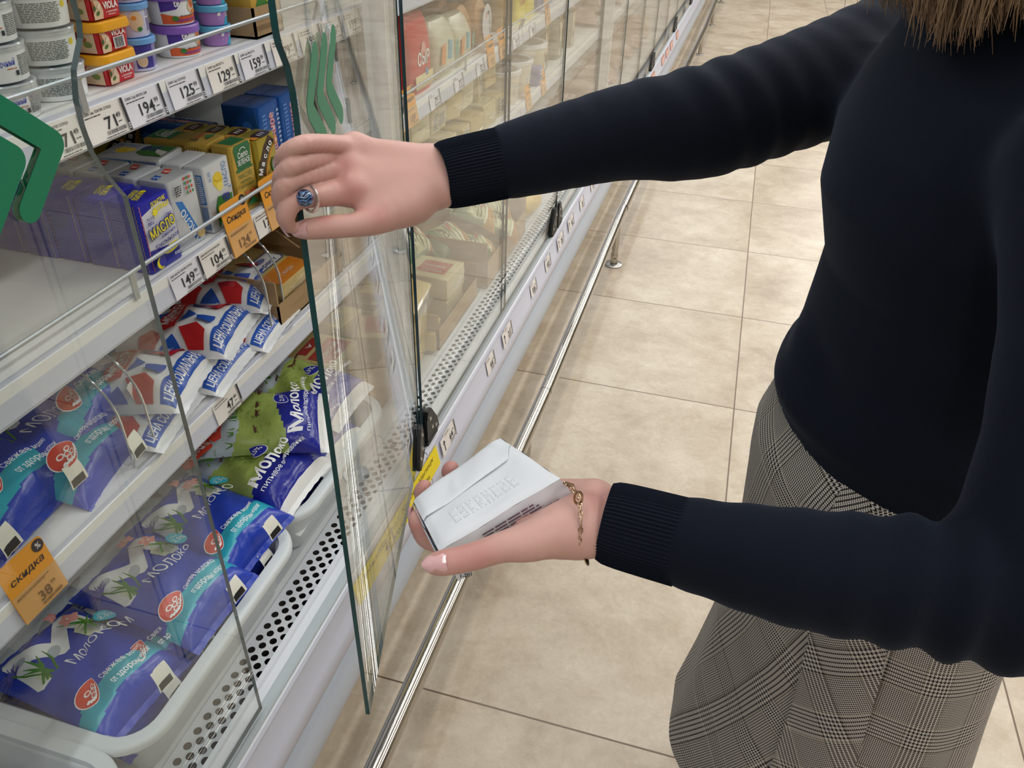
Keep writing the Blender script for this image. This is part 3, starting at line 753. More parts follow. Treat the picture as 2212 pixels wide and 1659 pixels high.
def pouch(kind, var, x, y, z, rz, label, group, tilt=(0, 0)):
    o = bpy.data.objects.new('milk_pouch', PM[kind][var]); COL.objects.link(o)
    o.location = (x, y, z); o.rotation_mode = 'ZXY'; o.rotation_euler = (math.radians(tilt[0]), math.radians(tilt[1]), math.radians(rz))
    if tilt == (0, 0): o.scale = (1, 1, .6)                # pressed flat by the ones on top
    return tag(o, label, 'milk pouch', group)
r_ = 'blue and teal milk pouches with a large flowered letter M'
pouch('m', 0, -.728, .492, .468, -5, 'blue milk pouch with flowered M lying on top at the front of the white tub', r_, (-3, 7))
pouch('m', 1, -.700, .636, .490, -3, 'blue milk pouch with flowered M in the middle of the white tub', r_, (2, 6))
pouch('m', 0, -.712, .770, .490, -6, 'blue milk pouch with flowered M at the back of the white bin', r_, (6, 5))
pouch('m', 1, -.722, .497, .425, -3, 'blue milk pouch under the front one, its lower edge showing in the tub', r_, (0, 3))
pouch('m', 0, -.722, .582, .444, -8, 'blue milk pouch squeezed between the front and middle pouches', r_, (0, 7))
pouch('m', 1, -.738, .640, .388, -2, 'blue milk pouch beneath the middle pouch at the bottom of the bin', r_, (0, 2))
pouch('m', 0, -.720, .738, .438, -2, 'blue milk pouch with its teal end under the back pouch', r_, (0, 5))
pouch('m', 1, -.715, .255, .455, 14, 'blue milk pouch in the bottom left corner of the picture', r_, (0, 6))
r_ = 'blue and teal milk pouches on the third shelf'
for i, (x, y, z, rz, l, t_) in enumerate(((-.828, .655, .806, 12, 'blue milk pouch on top, highest on the third shelf left of the clear divider', (-8, 18)), (-.782, .590, .772, 10, 'blue milk pouch nearest the clear divider on the third shelf', (-6, 14)),
        (-.805, .520, .790, 4, 'blue milk pouch second from the clear divider on the third shelf', (-5, 16)), (-.800, .402, .775, 10, 'blue milk pouch at the left edge, above the orange discount card', (-5, 12)), (-.86, .470, .762, 0, 'blue milk pouch underneath the others at the left edge of the third shelf', (0, 0)))):
    pouch('m', i % 2, x, y, z, rz, l, r_, t_)
r_ = 'red, white and blue milk pouches'
for i, (x, y, z, rz, l, t_) in enumerate(((-.766, .872, .781, 14, 'red white and blue milk pouch on top at the centre of the pile', (0, -5)), (-.782, 1.000, .789, 14, 'red white and blue milk pouch on top at the right, nearest the clear divider', (0, -4)),
        (-.758, .738, .776, 16, 'red white and blue milk pouch at left, crossed by the glass door edge', (0, -5)), (-.755, .965, .760, 8, 'red white and blue milk pouch below the right one, its blue end sticking out', (0, 0)),
        (-.756, .838, .760, 8, 'red white and blue milk pouch at the bottom, under the centre one', (0, 0)), (-.760, .700, .760, 10, 'red white and blue milk pouch at the bottom beside the left divider', (0, 0)),
        (-.935, .790, .765, 16, 'red white and blue milk pouch behind the left one at the back', (0, 0)), (-.945, .940, .768, 8, 'red white and blue milk pouch at the back, blue band up', (0, 0)))):
    pouch('s', i % 2, x, y, z, rz, l, r_, t_)
r_ = 'green meadow milk pouches'
for i, (x, y, z, rz, l, t_) in enumerate(((-.705, .905, .500, -4, 'green meadow milk pouch at the front, red label at its left', (6, 4)), (-.712, .965, .556, 28, 'green meadow milk pouch lying crooked on top of the pile', (6, 8)),
        (-.715, 1.110, .530, -2, 'green meadow milk pouch at the back, half behind the open door', (4, 6)), (-.700, 1.035, .480, -6, 'green meadow milk pouch between the front and back ones', (0, 4)),
        (-.720, .935, .412, 0, 'green meadow milk pouch at the bottom of its tub, under the front one', (0, 0)), (-.715, 1.085, .420, 0, 'green meadow milk pouch at the bottom of its tub, under the back one', (0, 0)))):
    pouch('g', i % 2, x, y, z, rz, l, r_, t_)

# ---------------------------------------------------------------- the white bins on the deck
BIN = C('#d9dfe2', .4, spec=.4)
def bin_(x, y, w_, d, label, h=.115, cr=.05):
    q = MB(); t_ = .004
    o = [(-.038, .001), (-.030, .0), (-.026, .004), (-.006, h - .004), (-.004, h), (.010, h + .001), (.0145, h - .001), (.016, h - .006), (.016, h - .012)]
    i_ = [(.013, h - .012), (.013, h - .005), (-.006, h - .006), (-.010, h - .010), (-.030, .006), (-.036, .004)]
    q.rrect(o, BIN, w_, d, cr, 8, cap0=True, cap1=False); q.rrect(o[-1:] + i_, BIN, w_, d, cr, 8, cap0=False, cap1=True)
    b = q.build('display_bin', None, smooth=50, label=label, cat='bin', group='white plastic bins on the deck'); b.location = (x, y, .3735); return b
bin_(-.725, .607, .285, .395, 'white plastic bin holding the blue milk pouches')
bin_(-.735, 1.012, .285, .355, 'white plastic bin holding the green meadow milk pouches')
bin_(-.725, .182, .285, .400, 'white plastic bin in the bottom left corner of the picture')

# ---------------------------------------------------------------- clear shelf dividers
RIM = C('#b9c0c4', .12, trans=.55)
def divider(y, z, label, x1=-.668, hh=.155, dp=.22, w_=.044):
    """an arched clear fence: two upright loops joined by a clear sheet, with a foot plate"""
    q = MB(); R_ = .085; out = [(x1, 0), (x1, hh - R_)]
    for k in range(10): t_ = math.radians(10 * k); out.append((x1 - R_ + R_ * math.cos(t_), hh - R_ + R_ * math.sin(t_)))
    out += [(x1 - dp, hh), (x1 - dp, 0)]
    for yy in (0, w_):
        q.add([(x, yy, z_) for x, z_ in out], [tuple(range(len(out)))], ACRYL)
        q.tube([(x, yy, z_) for x, z_ in out[:-1]], .0017, RIM, 6)
    ft = [(x1 + .004 + .014 * math.cos(t_), w_ / 2 + (w_ / 2 + .004) * math.sin(t_)) for t_ in [math.radians(-90 + 15 * k) for k in range(13)]]
    q.loft([[(x, yy, zz) for x, yy in ft] for zz in (0, .002)], ACRYL)
    b = q.build('shelf_divider', None, label=label, cat='divider', group='clear arched shelf dividers'); b.location = (0, y, z + .0005); return b
divider(.968, Z3, 'clear arched divider between the red milk pouches and the cheese cartons', hh=.165)
divider(.620, Z3, 'clear arched divider between blue and red milk pouches')

# ================================================================ butter on the second shelf
def carton(w_, d, h, m, q=None, c=(0, 0, 0), r=.0025, top=None):
    q = q or MB(); q.rrect([(-r, 0), (-.0006, .0008), (0, r), (0, h - r), (-.0006, h - .0008), (-r, h)], m, w_, d, r * 1.6, 3, c); return q
def faces(q, w_, d, h, e=.0001):
    """Art for front (+X), top and left (-Y) face; u, v from the lower left corner"""
    return (Art(q, plane_fn((w_ / 2 + e, -d / 2, 0), (0, 1, 0), (0, 0, 1))), Art(q, plane_fn((w_ / 2, -d / 2, h + e), (0, 1, 0), (-1, 0, 0))), Art(q, plane_fn((-w_ / 2, -d / 2 - e, 0), (1, 0, 0), (0, 0, 1))))
def put(me, name, label, cat, group, x, y, z, rz=0, tilt=(0, 0), sc=(1, 1, 1)):
    o = bpy.data.objects.new(name, me); o.scale = sc; COL.objects.link(o); o.location = (x, y, z); o.rotation_mode = 'ZXY'
    o.rotation_euler = (math.radians(tilt[0]), math.radians(tilt[1]), math.radians(rz)); return tag(o, label, cat, group)
def frame(o, x, y, z, deg=0):
    m = Matrix((x, y, z)).transposed().to_4x4()
    return Matrix.Translation(o) @ Matrix.Rotation(math.radians(deg), 4, 'Z') @ m
Y_ = C('#f3e51c', .4); BL = film('#2325a6', .28, .12); BLD = C('#1c1d8c', .4); PAN = C('#d8d8e6', .4)
w_, d, h = .046, .064, .103
q = carton(w_, d, h, BL); f, t, l = faces(q, w_, d, h)
f.poly([(.006, .034), (.0635, .026), (.0635, .076), (.058, .088), (.040, .094), (.006, .085)], PAN)
f.line([(.004 + (.0014 if k % 2 else 0), .004 + .0032 * k) for k in range(31)], .0012, C('#d97a7a', .4))
f.text('ЛОМТИК', .040, .092, .0062, Y_, 'c', bold=.03, shear=.1, fit=.030, rot=.1); f.text('СОЛНЦА', .044, .083, .0068, Y_, 'c', bold=.03, shear=.1, fit=.032, rot=.1); f.ell(.030, .082, .0045, .0045, Y_, 14)
for k in range(8): c_ = k * .785; f.line([(.030 + .005 * math.cos(c_), .082 + .005 * math.sin(c_)), (.030 + .008 * math.cos(c_), .082 + .008 * math.sin(c_))], .001, Y_)
f.text('72,5%', .010, .076, .0045, BLD, bold=.01); f.scribble(.010, .070, .022, .0745, BLD, 2, 2); f.text('180г', .046, .071, .0048, BLD, bold=.01)
for dx, dy in ((.0009, -.0009), (-.0006, .0006), (.0006, .0007), (-.0007, -.0006)): f.text('МАСЛО', .0345 + dx, .054 + dy, .0135, BLD, 'c', bold=.045, fit=.051, rot=.16)
f.text('МАСЛО', .0345, .054, .0135, Y_, 'c', bold=.025, fit=.050, rot=.16)
f.text('сливочное', .042, .0475, .0048, BLD, 'c', bold=.015, shear=.2, fit=.028, rot=.1); f.text('Крестьянское', .036, .037, .0068, BLD, 'c', bold=.015, shear=.2, fit=.048, rot=.1)
f.ell(.042, .027, .017, .006, Y_, rot=.15); f.text('ГОСТ 32261-2013', .042, .0245, .004, BLD, 'c', bold=.01, fit=.028, rot=.15); f.ell(.014, .014, .0075, .0085, Y_); f.ell(.0175, .0155, .0065, .0075, BL); f.text('сорт', .050, .014, .005, PAN, 'c', bold=.02)
t.text('ЛОМТИК', .030, .014, .0075, Y_, 'c', bold=.03, fit=.03, rot=.35); t.text('СОЛНЦА', .032, .0245, .0065, Y_, 'c', bold=.03, fit=.03, rot=.35); t.ell(.044, .022, .004, .004, Y_, 12)
l.line([(.0415 + (.0012 if k % 2 else 0), .003 + .0034 * k) for k in range(30)], .0009, C('#b7a55a', .4)); l.scribble(.006, .008, .036, .040, C('#3a3fae', .5), 9, 3); l.scribble(.006, .050, .036, .096, C('#343aa6', .5), 12, 4)
ME = q.mesh('butter_carton')
names = ['blue butter carton at the front of its row, printed in yellow', 'second blue butter carton from the front', 'third blue butter carton from the front', 'fourth blue butter carton from the front, behind the glass door', 'fifth blue butter carton from the front, behind the glass door', 'rearmost blue butter carton of the row']
for i, n_ in enumerate(names): put(ME, 'butter_carton', n_, 'butter', 'blue butter cartons on the second shelf', -.690 - .048 * i, .768 + .0012 * (i % 3), Z2 + .0005, (-2, 1, -1, 2, 0, 1)[i], sc=(1, .94, .89))
FOIL = film('#c9cdd4', .3, .3, 30., .25)
w_, d, h = .045, .060, .098
q = carton(w_, d, h, FOIL); f, t, l = faces(q, w_, d, h)
f.poly([(.010, .070), (.024, .066), (.052, .006), (.036, .006)], C('#2a78c8', .4)); f.text('МАСЛО', .046, .010, .0105, PW, 'l', bold=.02, rot=2.02, fit=.052)
for i in range(4):
    for j in range(3): f.ell(.036 + .0055 * j, .094 - .0062 * i, .0022, .0022, C('#3c8a4a', .4) if (i + j) % 2 else MR_, 10)
f.scribble(.010, .076, .024, .090, INK, 5, 8); f.ell(.046, .014, .008, .006, C('#e5c98a', .4))
t.poly([(.006, .018), (.022, .022), (.022, .032), (.006, .028)], C('#2a5fb8', .4)); t.text('2', .014, .021, .007, PW, 'c', bold=.03, rot=.3); t.poly([(.034, .020), (.050, .026), (.048, .036), (.032, .030)], MR_); t.text('К', .041, .0235, .007, PW, 'c', bold=.03, rot=.3)
l.scribble(.008, .012, .038, .088, INK, 16, 9)
MW = q.mesh('butter_pack')
for i in range(4): put(MW, 'butter_pack', ['white foil butter pack with a blue diagonal stripe, front of its row', 'second white foil butter pack, red and blue corner tab up', 'third white foil butter pack, red and blue corner tab up', 'rearmost white foil butter pack, at the bend of the glass door'][i], 'butter', 'white foil butter packs on the second shelf', -.694 - .048 * i, .832, Z2 + .0005, -3 + i, sc=(1, .90, .97))
w_, d, h = .040, .056, .112
SIL = film('#d3d6db', .3, .35, 22., .2); GRN = C('#3d7d35', .4); LB = C('#3c7fc4', .4); VIO = C('#3b3c9c', .4)
q = carton(w_, d, h, SIL); f, t, l = faces(q, w_, d, h)
f.ell(.026, .082, .0105, .013, C('#e8c92f', .4)); f.ell(.028, .070, .007, .007, C('#f0dc66', .4)); f.line([(.018, .086), (.024, .080), (.034, .080)], .0012, C('#c9a41c', .4))
f.text('МАСЛО', .047, .066, .0088, LB, 'l', rot=1.57, fit=.040); f.poly([(.012, .006), (.050, .004), (.050, .050), (.020, .056), (.012, .040)], GRN); f.poly([(.014, .006), (.030, .006), (.036, .030), (.024, .024)], PW); f.text('ра', .043, .026, .018, VIO, 'l', bold=.02, rot=1.57, shear=.2)
f.text('61,5%', .012, .086, .005, LB, 'l', bold=.01, rot=1.57); f.scribble(.046, .060, .051, .064, LB, 1, 2)
t.line([(.004, .036), (.030, .024), (.054, .018)], .0008, GREY); l.rect(.024, .050, .036, .100, LB); l.scribble(.025, .052, .035, .098, PAN, 14, 3); l.rect(.024, .006, .036, .046, C('#7a8fb4', .5)); l.scribble(.004, .010, .020, .100, INK, 22, 7); l.bars(.006, .060, .018, .080, BLACK, 8)
ML = q.mesh('butter_pack')
for i in range(2): put(ML, 'butter_pack', ['silver and green butter pack with a yellow swirl, standing at the front', 'silver and green butter pack standing right behind the front one'][i], 'butter', 'silver and green butter packs', -.683 - .0325 * i, .902, Z2 + .0005, 1, sc=(.78, 1.1, .83))
o = put(ML, 'butter_pack', 'silver and green butter pack lying flat on the white packs', 'butter', 'silver and green butter packs', 0, 0, 0)
o.matrix_world = frame((-.738, .905, Z2 + .080), (0, 0, 1), (0, 1, 0), (-1, 0, 0), 6) @ Matrix.Diagonal((.78, 1.1, .83, 1))
for k in range(2):
    o = put(ML, 'butter_pack', ('lowest', 'middle')[k] + ' of the silver and green butter packs stacked flat behind the standing ones', 'butter', 'silver and green butter packs', 0, 0, 0)
    o.matrix_world = frame((-.738, .905, Z2 + .0165 + .032 * k), (0, 0, 1), (0, 1, 0), (-1, 0, 0), 3 - 2 * k) @ Matrix.Diagonal((.78, 1.1, .83, 1))
w_, d, h = .036, .048, .118
GOLD = film('#c9a64a', .3, .3, 26., .45); DKG = C('#1d6a3c', .4); BRN = C('#3b2317', .4); ORG = C('#e08a2c', .4)
q = carton(w_, d, h, GOLD); f, t, l = faces(q, w_, d, h)
f.poly([(.010, .076), (.040, .076), (.044, .110), (.040, .117), (.010, .117), (.006, .110)], DKG); f.line([(.006 + .0028 * k, .0755 if k % 2 else .073) for k in range(14)], .004, DKG)
f.text('Село', .025, .094, .0095, PW, 'c', bold=.015, fit=.022); f.text('ЗЕЛЕНОЕ', .025, .083, .0085, PW, 'c', bold=.015, fit=.028); f.line([(.018, .106), (.022, .110), (.028, .110), (.032, .106)], .0012, PW)
f.text('МАСЛО', .024, .060, .0080, DKG, 'c', fit=.030); f.scribble(.012, .053, .036, .056, DKG, 1, 3); f.text('традиционное', .024, .045, .0040, DKG, 'c', shear=.3, fit=.030); f.text('82,5%', .028, .028, .0088, MR_, 'c', bold=.02, fit=.022); f.scribble(.006, .022, .014, .036, INK, 3, 4); f.poly([(.018, .012), (.030, .024), (.042, .010)], DKG)
t.rect(.010, .004, .040, .030, DKG); l.scribble(.006, .010, .030, .060, C('#8d7330', .5), 10, 3)
MS = q.mesh('butter_pack')
put(MS, 'butter_pack', 'gold butter pack with a green top panel, standing at the front', 'butter', 'gold butter packs with green panels', -.682, .964, Z2 + .0005, -2, sc=(.9, 1.08, .85))
o = put(MS, 'butter_pack', 'gold butter pack with a green panel, lying behind the silver packs', 'butter', 'gold butter packs with green panels', 0, 0, 0)
o.matrix_world = frame((-.706, .966, Z2 + .085), (0, 0, 1), (0, 1, 0), (-1, 0, 0), 3) @ Matrix.Diagonal((.85, 1.05, .85, 1))
for k in range(2):
    o = put(MS, 'butter_pack', ('lowest', 'middle')[k] + ' of the gold butter packs stacked flat behind the standing one', 'butter', 'gold butter packs with green panels', 0, 0, 0)
    o.matrix_world = frame((-.706, .966, Z2 + .0165 + .033 * k), (0, 0, 1), (0, 1, 0), (-1, 0, 0), 2 - 2 * k) @ Matrix.Diagonal((.85, 1.05, .85, 1))
w_, d, h = .034, .055, .116
GOLD2 = film('#b5a23e', .3, .3, 26., .5)
q = carton(w_, d, h, GOLD2, r=.004); f, t, l = faces(q, w_, d, h)
band = [(.004, .050), (.012, .072), (.026, .094), (.042, .108)]
f.line(band, .019, BRN); f.line([(p[0] + .010, p[1] - .010) for p in band], .003, ORG)
for k, c_ in enumerate('Масло'): f.text(c_, (.004, .0115, .0195, .0275, .035)[k], (.051, .0645, .0765, .0865, .0945)[k], .0105, PW, 'l', bold=.03, rot=(1.15, 1.0, .92, .82, .75)[k])
f.ell(.040, .058, .009, .014, C('#3f8f3a', .4)); f.ell(.040, .058, .0065, .011, PW); f.ell(.040, .056, .004, .006, GREY)
f.line([(.014, .018), (.026, .026), (.038, .022), (.050, .014)], .014, BRN); f.text('ШОКОЛАДНОЕ', .030, .018, .006, PW, 'c', bold=.03, rot=-.1, fit=.036); f.poly([(.006, .004), (.020, .004), (.016, .022), (.008, .024)], ORG); f.poly([(.046, .096), (.053, .092), (.053, .110), (.046, .110)], ORG); f.text('А', .0495, .098, .007, PW, 'c', bold=.03); f.text('А', .013, .009, .009, PW, 'c', bold=.03)
t.ell(.030, .010, .020, .011, BRN); t.line([(.024, .006), (.026, .014)], .002, PW); t.line([(.030, .006), (.032, .014)], .002, PW); t.line([(.036, .006), (.038, .014)], .002, PW); t.poly([(.002, .002), (.014, .002), (.012, .014), (.002, .016)], ORG)
MK = q.mesh('butter_pack')
for i in range(4): put(MK, 'butter_pack', ['gold and brown chocolate butter pack, front of its row at the fingertips', 'second gold and brown chocolate butter pack of the row', 'third gold and brown chocolate butter pack of the row', 'rearmost gold and brown chocolate butter pack of the row'][i], 'butter', 'gold and brown chocolate butter packs', -.680 - .0365 * i, 1.024 - .001 * i, Z2 + .0005, 2 - i, sc=(1, 1.04, .80))
put(MK, 'butter_pack', 'gold and brown chocolate butter pack standing alone at the back of the shelf', 'butter', 'gold and brown chocolate butter packs', -.93, 1.055, Z2 + .0005, -4, sc=(1, 1, .88))
put(MK, 'butter_pack', 'short gold and brown butter pack beside the lone one at the back', 'butter', 'gold and brown chocolate butter packs', -.93, .99, Z2 + .0005, -4, sc=(1, 1, .6))
SBL = film('#1d5bb4', .22, .35, 24., .5)
w_, d, h = .075, .052, .135
q = carton(w_, d, h, SBL, r=.004); f, t, l = faces(q, w_, d, h)
f.text('Сливочное', .036, .116, .013, C('#d14a5a', .4), 'r', bold=.04, rot=1.57, fit=.100); f.text('Сливочное', .0355, .1165, .013, C('#e9d3da', .4), 'r', bold=.0, rot=1.57, fit=.100); f.scribble(.008, .010, .018, .120, C('#4d84d4', .4), 16, 4); f.scribble(.042, .010, .048, .120, C('#9db8e4', .4), 14, 6)
t.line([(.002, .036), (.050, .036)], .0012, C('#123f86', .4)); l.scribble(.006, .014, .068, .085, C('#2f70cc', .4), 14, 7); l.ell(.052, .100, .010, .010, C('#2f70cc', .4))
MSL = q.mesh('butter_carton')
for i, (x, y, l_) in enumerate(((-.730, 1.098, 'tall shiny blue butter box nearest the edge of the open glass door'), (-.732, 1.166, 'tall shiny blue butter box second, seen partly through the open door'))): put(MSL, 'butter_carton', l_, 'butter', 'tall shiny blue butter boxes', x, y, Z2 + .0005, 1, sc=(.85, 1.25, .88))
o = put(MSL, 'butter_carton', 'shiny blue butter box lying at the back behind the chocolate butter', 'butter', 'tall shiny blue butter boxes', 0, 0, 0)
o.matrix_world = frame((-.80, 1.085, Z2 + .039), (0, 0, 1), (0, 1, 0), (-1, 0, 0), 0)


# ================================================================ tubs on the top shelf
WT = C('#eceef0', .35); YL = C('#f2ab20', .35); RED = C('#c4182a', .3); CREAM = C('#dcc0a0', .45); TXT = C('#5a5f5c', .6)
def rr_fn(w_, d, cr, face, z0, e=.0002):
    if face == 'x': return plane_fn((w_ / 2 + e, -d / 2, z0), (0, 1, 0), (0, 0, 1))
    return plane_fn((-w_ / 2, -d / 2 - e, z0), (1, 0, 0), (0, 0, 1))
def ring_fn(r0, r1, z0, z1):
    """u = arc length around +X, v = height"""
    def fn(u, v, l):
        r = r0 + (r1 - r0) * (v - z0) / (z1 - z0) + l + .0002; t_ = u / r1
        return (r * math.cos(t_), r * math.sin(t_), v)
    return fn
def tub_rect(kind):
    w_, d, h = .092, .082, .052; q = MB()
    q.rrect([(-.006, 0), (-.004, .001), (-.0005, .034), (0, .036)], RED, w_, d, .014, 6, cap1=True)
    b = q
    f = Art(q, rr_fn(w_ - .004, d, .014, 'x', 0, .0016)); g = Art(q, rr_fn(w_, d - .004, .014, 'y', 0, .0016))
    if kind: f.rect(.036, .005, .062, .023, PW); f.bars(.038, .006, .060, .022, INK, 16, 4); f.text('VIOLA', .050, .025, .009, PW, 'c', bold=.02, fit=.034)
    else:
        f.text('VIOLA', .049, .016, .0105, PW, 'c', bold=.035, fit=.034); f.text('с лисичками', .049, .0095, .0038, PW, 'c', fit=.027); f.scribble(.040, .006, .058, .0078, PW, 1)
    f.poly([(.006, .003), (.026, .003), (.029, .014), (.026, .026), (.018, .034), (.006, .034)], CREAM); f.poly([(.006, .012), (.014, .020), (.010, .032), (.006, .032)], C('#a8572c', .5)); f.ell(.016, .012, .005, .003, C('#4b6b34', .5), 9, .5); f.ell(.010, .020, .003, .004, C('#3d5a2c', .5), 9); f.ell(.020, .022, .005, .003, C('#e9d6bf', .5), 9, .8)
    g.poly([(.050, .003), (.086, .003), (.086, .034), (.060, .034), (.052, .020)], CREAM); g.ell(.072, .016, .008, .005, C('#7b8a4a', .5), 12); g.ell(.066, .024, .006, .004, C('#b0643a', .5), 12); g.text('VIOLA', .026, .014, .0105, PW, 'c', bold=.035, fit=.034)
    t = q.mesh('tub_body')
    q = MB(); q.rrect([(.001, .035), (.0055, .0355), (.0062, .0375), (.0052, .0485), (.003, .0505), (-.004, .0505), (-.006, .0495), (-.010, .0493)], YL, w_, d, .015, 6); return t, q.mesh('lid'), h - .0015
def stack(meshes, name, h, n, x, y, z, rz, labels, cat, group, sc=(1, 1, 1), jit=.001, r=random.Random(3)):
    for i in range(n):
        t = empty(name, (x + r.uniform(-jit, jit), y + r.uniform(-jit, jit), z + i * h * sc[2]), labels[i], cat, group, math.radians(rz + r.uniform(-2, 2)))
        t.scale = sc
        for nm, me in meshes[i % len(meshes)] if isinstance(meshes[0], list) else meshes:
            o = bpy.data.objects.new(nm, me); COL.objects.link(o); o.parent = t
va, ld, hh = tub_rect(0); vb, _, _ = tub_rect(1)
pos = ['at the bottom', 'second from the bottom', 'third from the bottom', 'fourth from the bottom', 'topmost']
stack([[('tub_body', va), ('lid', ld)], [('tub_body', vb), ('lid', ld)]], 'cheese_tub', hh + .0005, 5, -.718, .791, Z1 + .0005, 2, ['red cheese tub with yellow lid in the front stack, ' + p for p in pos], 'cheese tub', 'red cheese tubs with yellow lids', (.72, .68, .66))
stack([[('tub_body', va), ('lid', ld)]], 'cheese_tub', hh + .0005, 5, -.80, .752, Z1 + .0005, 6, ['red cheese tub with yellow lid behind the white tubs, ' + p for p in pos], 'cheese tub', 'red cheese tubs with yellow lids', (.72, .68, .66))
def tub_round(r0, r1, h, body, lid, art, lh=.012, seg=40, skirt=.0035):
    q = MB(); q.lathe([(r0 - .002, 0), (r0, .0015), (r1, h - .004), (r1 + .0015, h - .003), (r1 + .0015, h - .001)], body, seg); art(Art(q, ring_fn(r0, r1, 0, h), .006))
    b = q.mesh('tub_body'); q = MB()
    q.lathe([(r1 + .001, h - lh * .8), (r1 + skirt, h - lh * .8), (r1 + skirt + .0008, h - .001), (r1 + skirt - .001, h + .0015), (r1 - .002, h + .0015), (r1 - .004, h), (r1 - .008, h)], lid, seg); return b, q.mesh('lid'), h + .0012
def art_white(a):
    a.text('Сливочный', -.018, .028, .0105, C('#3a48b8', .4), 'c', bold=.012, shear=.4, fit=.046, rot=.10); a.scribble(-.012, .0225, .006, .0255, C('#c9763a', .5), 1); a.scribble(.010, .010, .044, .044, TXT, 12, 5); a.scribble(-.046, .008, -.030, .016, TXT, 3, 6)
    a.rect(.0015, .012, .007, .020, INK); a.scribble(-.090, .010, -.052, .042, TXT, 11, 8)
def art_white2(a):
    a.scribble(-.042, .010, .028, .044, TXT, 12, 15); a.ell(.036, .038, .006, .006, C('#e2cf2a', .4)); a.scribble(-.090, .010, -.050, .042, TXT, 11, 8)
wa = tub_round(.048, .053, .062, WT, TUBLID, art_white); wb = tub_round(.048, .053, .062, WT, TUBLID, art_white2)
g_ = 'white cream cheese tubs with clear lids'
stack([[('tub_body', wa[0]), ('lid', wa[1])]], 'cream_cheese_tub', .0652, 4, -.706, .640, Z1 + .0005, -10, ['white tub with clear lid in the left stack, ' + p for p in ('at the bottom', 'second up', 'third up', 'on top')], 'cheese tub', g_, (.62, .62, .55))
stack([[('tub_body', wb[0]), ('lid', wb[1])]], 'cream_cheese_tub', .0652, 4, -.715, .720, Z1 + .0005, -30, ['white tub with clear lid beside the red stack, ' + p for p in ('at the bottom', 'second up', 'third up', 'on top')], 'cheese tub', g_, (.62, .62, .55))
stack([[('tub_body', wa[0]), ('lid', wa[1])]], 'cream_cheese_tub', .0652, 2, -.79, .655, Z1 + .0005, 20, ['white tub with clear lid in the row behind, ' + p for p in ('lower', 'upper')], 'cheese tub', g_, (.62, .62, .55))
VI = C('#6f5fae', .4); OR = C('#e2612c', .35); LAV = C('#c9c9e6', .35); LBL = C('#6fa9e6', .3)
def art_bw(a): a.rect(-.034, .006, .002, .052, C('#3b3490', .4)); a.scribble(.000, .008, .032, .050, VI, 16, 5); a.ell(-.022, .020, .010, .012, CREAM)
def art_bw2(a): a.rect(.002, .010, .026, .050, PW); a.bars(.004, .010, .024, .034, VI, 14); a.scribble(.004, .036, .024, .050, VI, 7, 3); a.ell(-.016, .030, .014, .018, CREAM); a.ell(-.020, .036, .005, .004, ORG); a.ell(-.012, .016, .005, .004, GRN)
ba = tub_round(.030, .0335, .060, LAV, LBL, art_bw); bb = tub_round(.030, .0335, .060, LAV, LBL, art_bw2)
stack([[('tub_body', ba[0]), ('lid', ba[1])], [('tub_body', bb[0]), ('lid', bb[1])]], 'cheese_tub', .0615, 4, -.712, .853, Z1 + .0005, 0, ['small round tub with pale blue lid right of the red stack, ' + p for p in pos], 'cheese tub', 'small round tubs with pale blue lids', (.66, .66, .61))
PUR = C('#8a5fc0', .3)
def art_or(a):
    a.poly([(-.060, .0035), (.060, .0035), (.060, .022), (.020, .016), (-.020, .014), (-.060, .020)], OR); a.poly([(-.060, .046), (-.010, .046), (-.014, .034), (-.024, .026), (-.060, .022)], C('#4a2f94', .4)); a.text('te', -.022, .030, .012, PW, 'c', bold=.03)
    a.ell(.020, .028, .017, .012, CREAM); a.ell(.018, .032, .008, .006, C('#e07a4a', .4)); a.line([(.010, .036), (.018, .026), (.030, .030)], .003, OR); a.line([(.016, .034), (.020, .030), (.026, .036)], .0015, GRN); a.ell(.026, .020, .012, .003, C('#d98a3a', .4))
    a.text('творожный сыр', .000, .0065, .0055, C('#6a3a9c', .4), 'c', bold=.02, fit=.062); a.scribble(-.020, .0140, .022, .0165, TXT, 1); a.ell(-.030, .012, .007, .004, GRN)
oa = tub_round(.046, .049, .050, WT, PUR, art_or, .014, 44)
stack([[('tub_body', oa[0]), ('lid', oa[1])]], 'cheese_tub', .0515, 4, -.714, .936, Z1 + .0005, -8, ['orange and white tub with purple lid, ' + p for p in ('at the bottom', 'second up', 'third up', 'on top')], 'cheese tub', 'orange and white tubs with purple lids', (.57, .57, .74))
LB2 = C('#62b4dc', .3); LIL = C('#a57cc0', .35); CYAN = C('#2aa5cc', .35)
def art_lb(a): a.poly([(-.006, .001), (.032, .001), (.032, .030), (.010, .024)], CYAN); a.rect(.004, .016, .026, .032, PW); a.bars(.006, .017, .024, .031, VI, 14); a.text('g', -.018, .016, .014, PW, 'c', bold=.04)
la = tub_round(.033, .036, .037, LIL, LB2, art_lb, .013)
stack([[('tub_body', la[0]), ('lid', la[1])]], 'cheese_tub', .0385, 5, -.704, 1.008, Z1 + .0005, 0, ['small lilac tub with light blue lid in the front stack, ' + p for p in pos], 'cheese tub', 'small lilac tubs with light blue lids', (.54, .54, .66))
stack([[('tub_body', la[0]), ('lid', la[1])]], 'cheese_tub', .0385, 5, -.752, 1.012, Z1 + .0005, 0, ['small lilac tub with light blue lid in the rear stack, ' + p for p in pos], 'cheese tub', 'small lilac tubs with light blue lids', (.54, .54, .66))
KR = C('#a98a64', .7); KR2 = C('#8a6d4a', .75)
